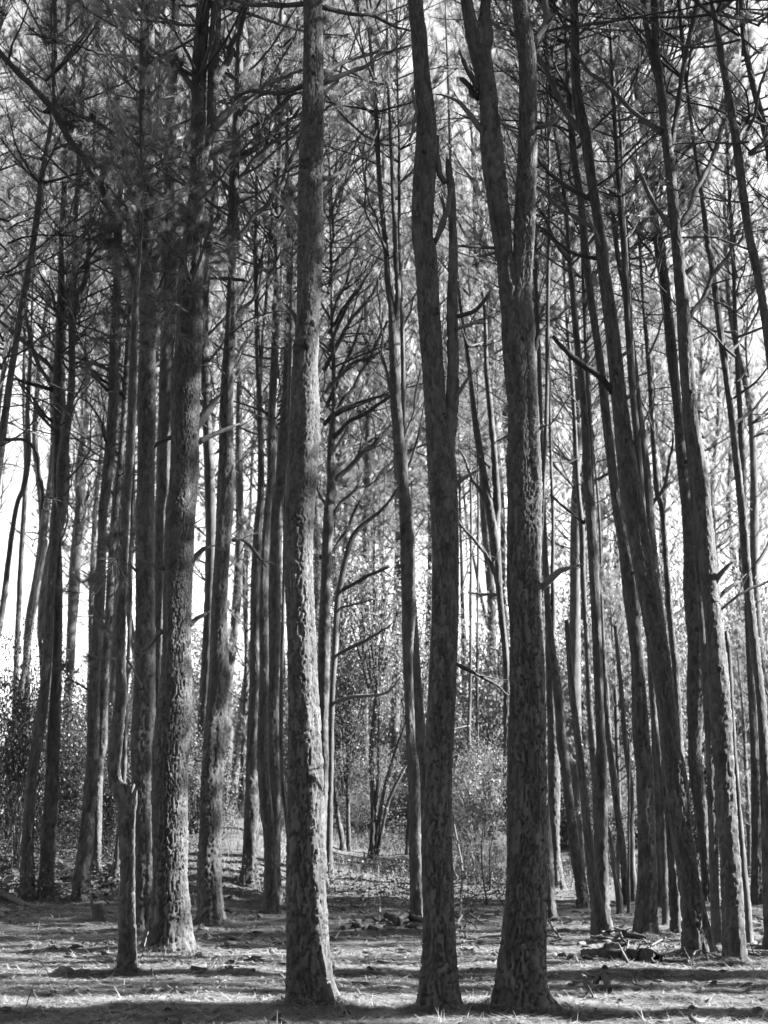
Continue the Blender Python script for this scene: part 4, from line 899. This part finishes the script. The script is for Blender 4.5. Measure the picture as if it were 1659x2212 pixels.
side = [(8.0, 11.62), (8.7, 11.82), (14.0, 13.9), (15.2, 12.0), (14.2, 18.4), (15.6, 16.4), (9.5, 25.6), (11, 25.9), (13.5, 25.0), (15.5, 25.3),  # unseen pines, hand-placed to shade chosen trunks and strips of floor
        (6.2, 10.5), (9.4, 10.95), (5.6, 11.35), (6.8, 13.25), (8.3, 13.75), (6.0, 14.35), (9.9, 14.75), (7.4, 15.4), (11.2, 15.9), (7.9, 18.0), (10.4, 18.6), (8.8, 19.6), (11.6, 13.35), (12.4, 14.3)]; tries = 0
SLIM = range(10, 24)                                               # slender, high-crowned trees, added for stripes of trunk shadow
def lit_lane(x, y): return abs(16.6 + .052 * (x + 2.45) - y) < (2.3 if x > 7 else .6) or abs(12.1 + .052 * (x + .66) - y) < (2.2 if x > 8 else .35)   # sun comes through here
while len(side) < 46 and tries < 9000:                            # the stand carried on unseen to the right, to shade floor and trunks
    tries += 1; x = rr.uniform(4.5, 36); y = rr.uniform(2, 25)
    if x < .29 * y + 2.2 or lit_lane(x, y) or any((x - a) ** 2 + (y - b) ** 2 < 4.4 for a, b in side): continue
    side.append((x, y))
while len(side) < 140:                                            # and unseen behind the camera and to the left, to dim the sky light
    x = rr.uniform(-26, 24); y = rr.uniform(-28, 24)
    if y > 0 and abs(x) < .3 * y + 3.5 or y > 0 and x > 0 or x > 3 and y > -6 or math.hypot(x, y) < 3.2 or any((x - a) ** 2 + (y - b) ** 2 < 5 for a, b in side): continue
    side.append((x, y))
for i, (x, y) in enumerate(side):
    stand_pine(x, y, i, rr, 'pine of the same stand, added out of view to shade floor and trunks', 'unseen pines added for their shade', 15 if i in SLIM else 12 if i in (2, 3) else 12.8 if i in (4, 5) else rr.uniform(8.5, 11), i not in SLIM, i > 5 and i not in SLIM)
# ------------------------------------------------------------------ what lies on the floor
def lying(name, label, s, m, cat='stick', lift=0, group=None, jag=False, side=0):
    """A stick or log through picture points on the floor; lift raises its points (metres, one value or a list)."""
    K = pts(s); sd = int(sum(k[0] * 3 + k[1] * 5 for k in K)); rng = np.random.default_rng(sd); W = []
    for i, (x, y, w) in enumerate(K):
        p = onground(x, y); r = wpx(w, p) / 2; l = lift[i] if isinstance(lift, (list, tuple)) else lift
        W.append([p[0], p[1], gz(p[0], p[1]) + r * .75 + l, r])
    W = np.array(W); base = W[0, :3].copy(); base[2] -= W[0, 3]; W[:, :3] -= base
    L = np.sum(np.linalg.norm(np.diff(W[:, :3], axis=0), axis=1)); n = int(max(6, L / .05)); S = spline(W, n)
    S[:, :3] += rng.normal(0, .12, (n, 3)) * S[:, 3:4]; mb = MB(); k = 12 if S[:, 3].max() > .03 else 6
    tube(mb, S[:, :3], S[:, 3], k, True, .5, .28)
    for q in range(side):
        i = rng.integers(1, n - 1); d = S[i, :3] - S[i - 1, :3]; d /= np.linalg.norm(d) + 1e-9
        P2, R2 = grow(S[i, :3], d + rng.normal(0, .8, 3) + [0, 0, .5], L * rng.uniform(.12, .35), S[i, 3] * .5, 5, -.3, .2, rng); tube(mb, P2, R2, 4, False, .6)
    if jag and k == 12:
        for e, t in ((S[-1, :3], S[-1, :3] - S[-3, :3]), (S[0, :3], S[0, :3] - S[2, :3])):
            t = t / np.linalg.norm(t)
            for q in range(5): tube(mb, [e - t * .05 + rng.normal(0, .4, 3) * S[:, 3].mean(), e + t * rng.uniform(.02, .16) + rng.normal(0, .5, 3) * S[:, 3].mean()], [S[:, 3].mean() * .4, .004], 4, True, .8)
    me = mb.mesh(name, m)
    return tag(obj(name, me, None, base), label, cat, group)
# hollow rotten log: a split shell, broken into two lengths
def shell(name, s, m, a0, a1, thick, seed):
    K = pts(s); rng = np.random.default_rng(seed); W = []
    for x, y, w in K: p = onground(x, y); r = wpx(w, p) / 2; W.append([p[0], p[1], gz(p[0], p[1]) + r * .55, r])
    S = spline(np.array(W), 26); T, A, B = frames(S[:, :3]); th = np.linspace(a0, a1, 15); V = []
    for inn in (0, 1):
        rr_ = S[:, 3][:, None] * (1 - thick * inn) * (1 + .22 * (vnoise(np.arange(26)[:, None] * .6 + 0 * th[None], th[None] * 2.2 + seed + 0 * S[:, :1], seed) - .5) * 2 * (.5 if inn else 1))
        V.append(S[:, None, :3] + (A[:, None] * np.cos(th)[None, :, None] + B[:, None] * np.sin(th)[None, :, None]) * rr_[..., None])
    V = np.array(V); V[:, 0] += (T[0] * -1)[None, None] * (rng.random((1, 15, 1)) * .13); V[:, -1] += T[-1][None, None] * (rng.random((1, 15, 1)) * .16)
    n = 26; k = 15; I = lambda q, i, j: q * n * k + i * k + j; f = []
    for i in range(n - 1):
        for j in range(k - 1): f += [(I(0, i, j), I(0, i, j + 1), I(0, i + 1, j + 1), I(0, i + 1, j)), (I(1, i, j), I(1, i + 1, j), I(1, i + 1, j + 1), I(1, i, j + 1))]
        for j in (0, k - 1): f.append((I(0, i, j), I(0, i + 1, j), I(1, i + 1, j), I(1, i, j)))
    for i in (0, n - 1):
        for j in range(k - 1): f.append((I(0, i, j), I(1, i, j), I(1, i, j + 1), I(0, i, j + 1)))
    base = S[0, :3].copy(); mb = MB(); mb.add(V.reshape(-1, 3) - base, f4=f, att=np.repeat(rng.random(2 * n), k)); return mb.mesh(name, m), base
lr, lb = shell('shell', '1270 2068 22,1305 2070 27,1345 2074 30,1385 2079 36,1412 2084 34', DARKWOOD, -2.6, 2.2, .35, 4)
root = empty('rotten_log', lb, 'dark hollow rotten log with jagged ends, lying in front of the right-hand stand', 'log')
obj('shell', lr, root)
m2, b2 = shell('inner_slab', '1272 2065 12,1310 2062 16,1340 2066 18', BARK, -1.2, 1.9, .4, 9); obj('bark_slab', m2, root, Vector(b2 - lb) + Vector((0, 0, .06)))
mbk = MB(); rg = np.random.default_rng(8)
for q in range(9):
    x = rg.uniform(1330, 1412); p = onground(x, 2082 + rg.uniform(-6, 4)) - lb; tube(mbk, [p + [0, 0, .03], p + [rg.normal(0, .07), rg.normal(0, .04), rg.uniform(.12, .24)]], [.02, .004], 5, True, .7)
obj('splinters', mbk.mesh('splinters', DEADWOOD), root)
L = lying
L('broken_limb', 'short weathered limb piece with a forked hump, lying right of the thickest pine', '1258 2126 11,1276 2142 17,1300 2149 22,1318 2150 20', BARK, 'log', [.05, 0, 0, 0], jag=False)
L('broken_limb', 'arched chunk of weathered limb resting behind the forked limb piece', '1284 2136 12,1296 2130 15,1308 2134 15,1316 2144 12', BARK, 'log', [0, .06, .05, 0])
L('stick', 'thick dark stick on the floor below the weathered limb, nearest the camera at right', '1249 2157 9,1272 2163 11,1299 2168 8', DARKWOOD, 'stick', side=2)
L('stick', 'long thin branch lying right of the hollow log, reaching under the big dark pine', '1426 2070 4,1470 2086 5,1520 2098 5,1573 2106 4', TWIG, side=4)
L('stick', 'bent twig propped on the long thin branch by the heavy leaning trunk', '1478 2090 3,1498 2078 4,1508 2071 4,1540 2072 3', TWIG, lift=[0, .05, .08, .04])
L('log', 'pale barkless log lying in front of the stout pine, left of the sticks heap', '1249 2043 8,1280 2042 10,1310 2040 10,1336 2037 9', DEADWOOD, 'log')
L('stick', 'dark stick behind the pale barkless log', '1276 2028 6,1300 2030 7,1318 2032 5', TWIG)
L('stick', 'slanting pale stick at the foot of the pines right of the thickest pine', '1180 2008 4,1195 2018 6,1213 2032 5', DEADWOOD, lift=[.15, .06, 0])
for i, (s_, m_, lb_) in enumerate((('1312 2018 8,1345 2024 9,1372 2038 8', TWIG, 'dark branch on top of the sticks heap before the stout pine'), ('1340 2024 7,1345 2040 6,1352 2046 4', TWIG, 'short dark branch dropping off the front of the sticks heap'),
        ('1370 2030 8,1385 2040 8,1395 2047 6', DEADWOOD, 'pale split billet at the right of the sticks heap'), ('1350 2035 10,1372 2038 12,1392 2040 9', DARKWOOD, 'dark lump of wood in the middle of the sticks heap'),
        ('1400 2058 4,1425 2046 5,1440 2036 4', TWIG, 'thin branch slanting up right of the sticks heap'), ('1345 2012 4,1320 2020 5,1300 2024 4', TWIG, 'thin branch sticking left out of the sticks heap'))):
    L('stick', lb_, s_, m_, lift=.05, side=1)
for s_, lb_ in (('1609 2047 8,1635 2048 9,1659 2053 8', 'pale stick pair lying at the right edge, upper one'), ('1606 2056 7,1640 2060 8,1670 2064 7', 'lower pale stick at the right edge'), ('1615 2062 5,1650 2075 6,1680 2082 5', 'dark stick slanting out of the right edge'),
                ('1618 1975 4,1640 1985 5,1665 1996 4', 'branch on the floor behind the rightmost pines')):
    L('stick', lb_, s_, DEADWOOD if 'pale' in lb_ else TWIG, side=1)
L('log', 'dark log chunk on the floor in the middle distance, left of the split pine', '833 1988 13,848 1994 15,864 2003 13', DARKWOOD, 'log', .03)
L('log', 'branch leaning across the dark log chunk left of the split pine', '862 2004 10,874 1997 11,886 1992 9', BARK, 'log', .08)
L('log', 'dark log lying against the left foot of the split pine', '886 1993 12,905 1997 13,920 2003 11', BARK, 'log', .04)
L('stick', 'pale splinter of wood upright beside the dark log chunk', '818 1996 7,820 1992 6,821 1986 3', DEADWOOD, lift=[0, .12, .26])
for s_, lb_ in (('742 2010 12,760 2004 14,780 2006 11', 'low dark heap of bark in the shade of the middle distance'), ('785 2010 9,800 2008 11,815 2011 8', 'flat dark bark piece right of the low dark heap'),
                ('770 2130 8,785 2133 9,802 2133 6', 'flat dark bark piece in front, right of the middle thick pine'), ('815 2082 8,832 2086 10,850 2088 7', 'dark bark piece in the sun between the middle pines'),
                ('595 2083 6,615 2087 8,622 2088 6', 'dark bark piece at the left foot of the middle thick pine')):
    L('bark_piece', lb_, s_, DARKWOOD, 'bark')
L('stick', 'pale curved stick on the floor between the two middle pines', '828 2141 5,850 2137 7,878 2136 6', DEADWOOD, side=2)
L('stick', 'thin twig in front between the two middle pines', '855 2148 3,880 2153 4,900 2160 2', TWIG, side=2)
L('log', 'sloping dark log at the left edge', '-15 1932 13,20 1950 14,57 1967 10', BARK, 'log', .05)
L('stick', 'pale stump of branch at the left edge below the sloping log', '-5 1970 9,3 1976 9,8 1984 5', DEADWOOD)
L('stick', 'long straight stick at left reaching the foot of the crooked pine, lit by the sun', '140 2087 5,180 2084 8,220 2083 9,256 2081 9', DEADWOOD)
L('log', 'short dark log chunk at left below the long straight stick', '133 2098 14,146 2104 16,158 2110 12', BARK, 'log')
L('stick', 'pale twig at lower left', '60 2125 4,78 2130 5,95 2128 4,120 2121 3', DEADWOOD, side=2)
L('log', 'broken rotten branch piece right of the crooked pine', '412 2099 14,432 2100 12,452 2098 8,463 2090 4', DARKWOOD, 'log', [0, 0, 0, .05])
L('stick', 'pale stick in front of the broken rotten branch piece', '425 2112 6,450 2113 7,478 2112 5', DEADWOOD)
L('stick', 'pale pointed stub of wood in the sun, left of the middle thick pine, near front', '322 2144 8,345 2142 9,360 2143 10,370 2150 6', DEADWOOD, lift=[0, 0, .03, 0], side=2)
L('stick', 'dry twig arching up beside the crooked pine', '305 2082 4,312 2066 3,322 2052 3', DEADWOOD, lift=[0, .12, .25])
L('stick', 'thin twig slanting at the lower left corner', '45 2209 3,58 2195 3,72 2182 2', DEADWOOD, lift=[0, .1, .2])
L('stick', 'dark stick in the shade before the sunlit thick pine', '388 2080 6,402 2084 8,415 2088 6', TWIG)
L('stick', 'thin dry twig arched in the needles left of the middle thick pine', '525 2070 2,535 2078 3,552 2086 3', TWIG, lift=[.02, .04, 0])
L('stick', 'bent bare sapling stem right of the split pine', '993 1988 5,995 1970 5,999 1938 5,991 1912 4,982 1886 4,976 1850 3', BARK, 'sapling', [0, .1, .45, .7, .95, 1.3])
L('stick', 'curved pale branch arching from the floor right of the split pine', '985 2020 6,990 2008 6,998 2004 5', DEADWOOD, lift=[0, .08, .14])
for i, (s_, lb_) in enumerate((('1004 1977 4,1020 1988 5,1035 1998 3', 'grey branch among dead twigs right of the split pine'), ('1006 2010 3,1018 2000 4,1030 2014 3', 'forked twig among dead branches right of the split pine'),
        ('1000 2045 6,1010 2040 7,1018 2042 5', 'short stick on the shaded floor right of the split pine'), ('1040 1985 4,1062 1984 5,1084 1982 4', 'low dead branch left of the thickest pine in the distance'), ('1025 1940 3,1045 1935 4,1080 1930 3', 'far dead branch before the bright bush'))):
    L('stick', lb_, s_, TWIG, lift=.04, side=4)
for i, (x, y, h) in enumerate(((1052, 1955, 1.5), (1058, 1930, 1.9))):
    b = onground(x, y); rg = np.random.default_rng(60 + i); P, R = grow((0, 0, 0), (-.05 + .12 * i, 0, 1), h, .018, 8, 0, .18, rg); mb = MB(); tube(mb, P, R, 6, True)
    o = empty('sapling', (b[0], b[1], gz(b[0], b[1])), ('thin leafy sapling in the sun left of the thickest pine', 'taller sapling just behind the thin leafy one left of the thickest pine')[i], 'sapling')
    obj('stem', mb.mesh('stem', TWIG), o); leafy(o, (0, 0, h), .5, .42, i, kit=SMALL)
# stump
b = onground(216, 1990); base = np.array([b[0], b[1], gz(b[0], b[1])]); mb = MB(); r0 = wpx(26, base) / 2
trunk_mesh(mb, np.array([[0, 0, -.04, r0 * 1.15], [-.01, 0, .08, r0], [-.05, 0, .22, r0 * .9]]), 17, 30, True, False)
root = empty('tree_stump', base, 'small low tree stump left of the crooked pine', 'stump'); obj('stump_wood', mb.mesh('stump_wood', BARK), root)
# root hump of needles at the foot of the heavy leaning trunk and the sunlit pine
# pine cones
def cone_mesh():
    rng = np.random.default_rng(3); mb = MB(); tube(mb, [[0, 0, -.035], [0, 0, 0], [0, 0, .035]], [.012, .02, .006], 6)
    for rw in range(8):
        z = -.036 + rw * .0105; rad = .034 * math.sin(math.pi * (rw + 1.4) / 10) ** .7
        for q in range(8):
            a = q * math.pi / 4 + rw * .39; c = np.array([math.cos(a), math.sin(a), 0]); t = np.array([-math.sin(a), math.cos(a), 0]); o_ = np.array([0, 0, z])
            V = [o_ + c * .01 - t * .006, o_ + c * .01 + t * .006, o_ + c * rad * .8 + t * .012 + [0, 0, .008], o_ + c * rad * 1.1 + [0, 0, .014], o_ + c * rad * .8 - t * .012 + [0, 0, .008], o_ + c * rad * .8 + [0, 0, .001]]
            mb.add(V, f3=[(0, 1, 5), (1, 2, 5), (0, 5, 4), (2, 3, 5), (5, 3, 4), (2, 4, 3), (0, 4, 1), (1, 4, 2)])
    return mb.mesh('pine_cone', CONE, False)
CM = cone_mesh(); rc = random.Random(9)
cones = [(173, 2003), (133, 2019), (65, 2034), (63, 2048), (190, 2059), (148, 2064), (72, 2063), (443, 2026), (503, 2084), (497, 2099), (546, 2099), (365, 2190), (515, 2192), (353, 1888), (791, 2073), (798, 2096), (738, 2114), (899, 2046), (898, 2089),
         (1018, 2114), (752, 2196), (1341, 2169), (1423, 2166), (1492, 2184), (1478, 2136), (1547, 2133), (1516, 2143), (1456, 2189), (1636, 2187), (1307, 2096), (1040, 2118),]
for x, y in cones:
    p = onground(x, y); o = obj('pine_cone', CM, None, (p[0], p[1], gz(p[0], p[1]) + .012)); s = rc.uniform(.5, .9); o.scale = (s, s, s); o.rotation_euler = (rc.uniform(1, 2), rc.uniform(-.5, .5), rc.uniform(0, 6.28))
    tag(o, 'small dark pine cone lying open on the fallen needles', 'pine cone', 'pine cones scattered on the floor')
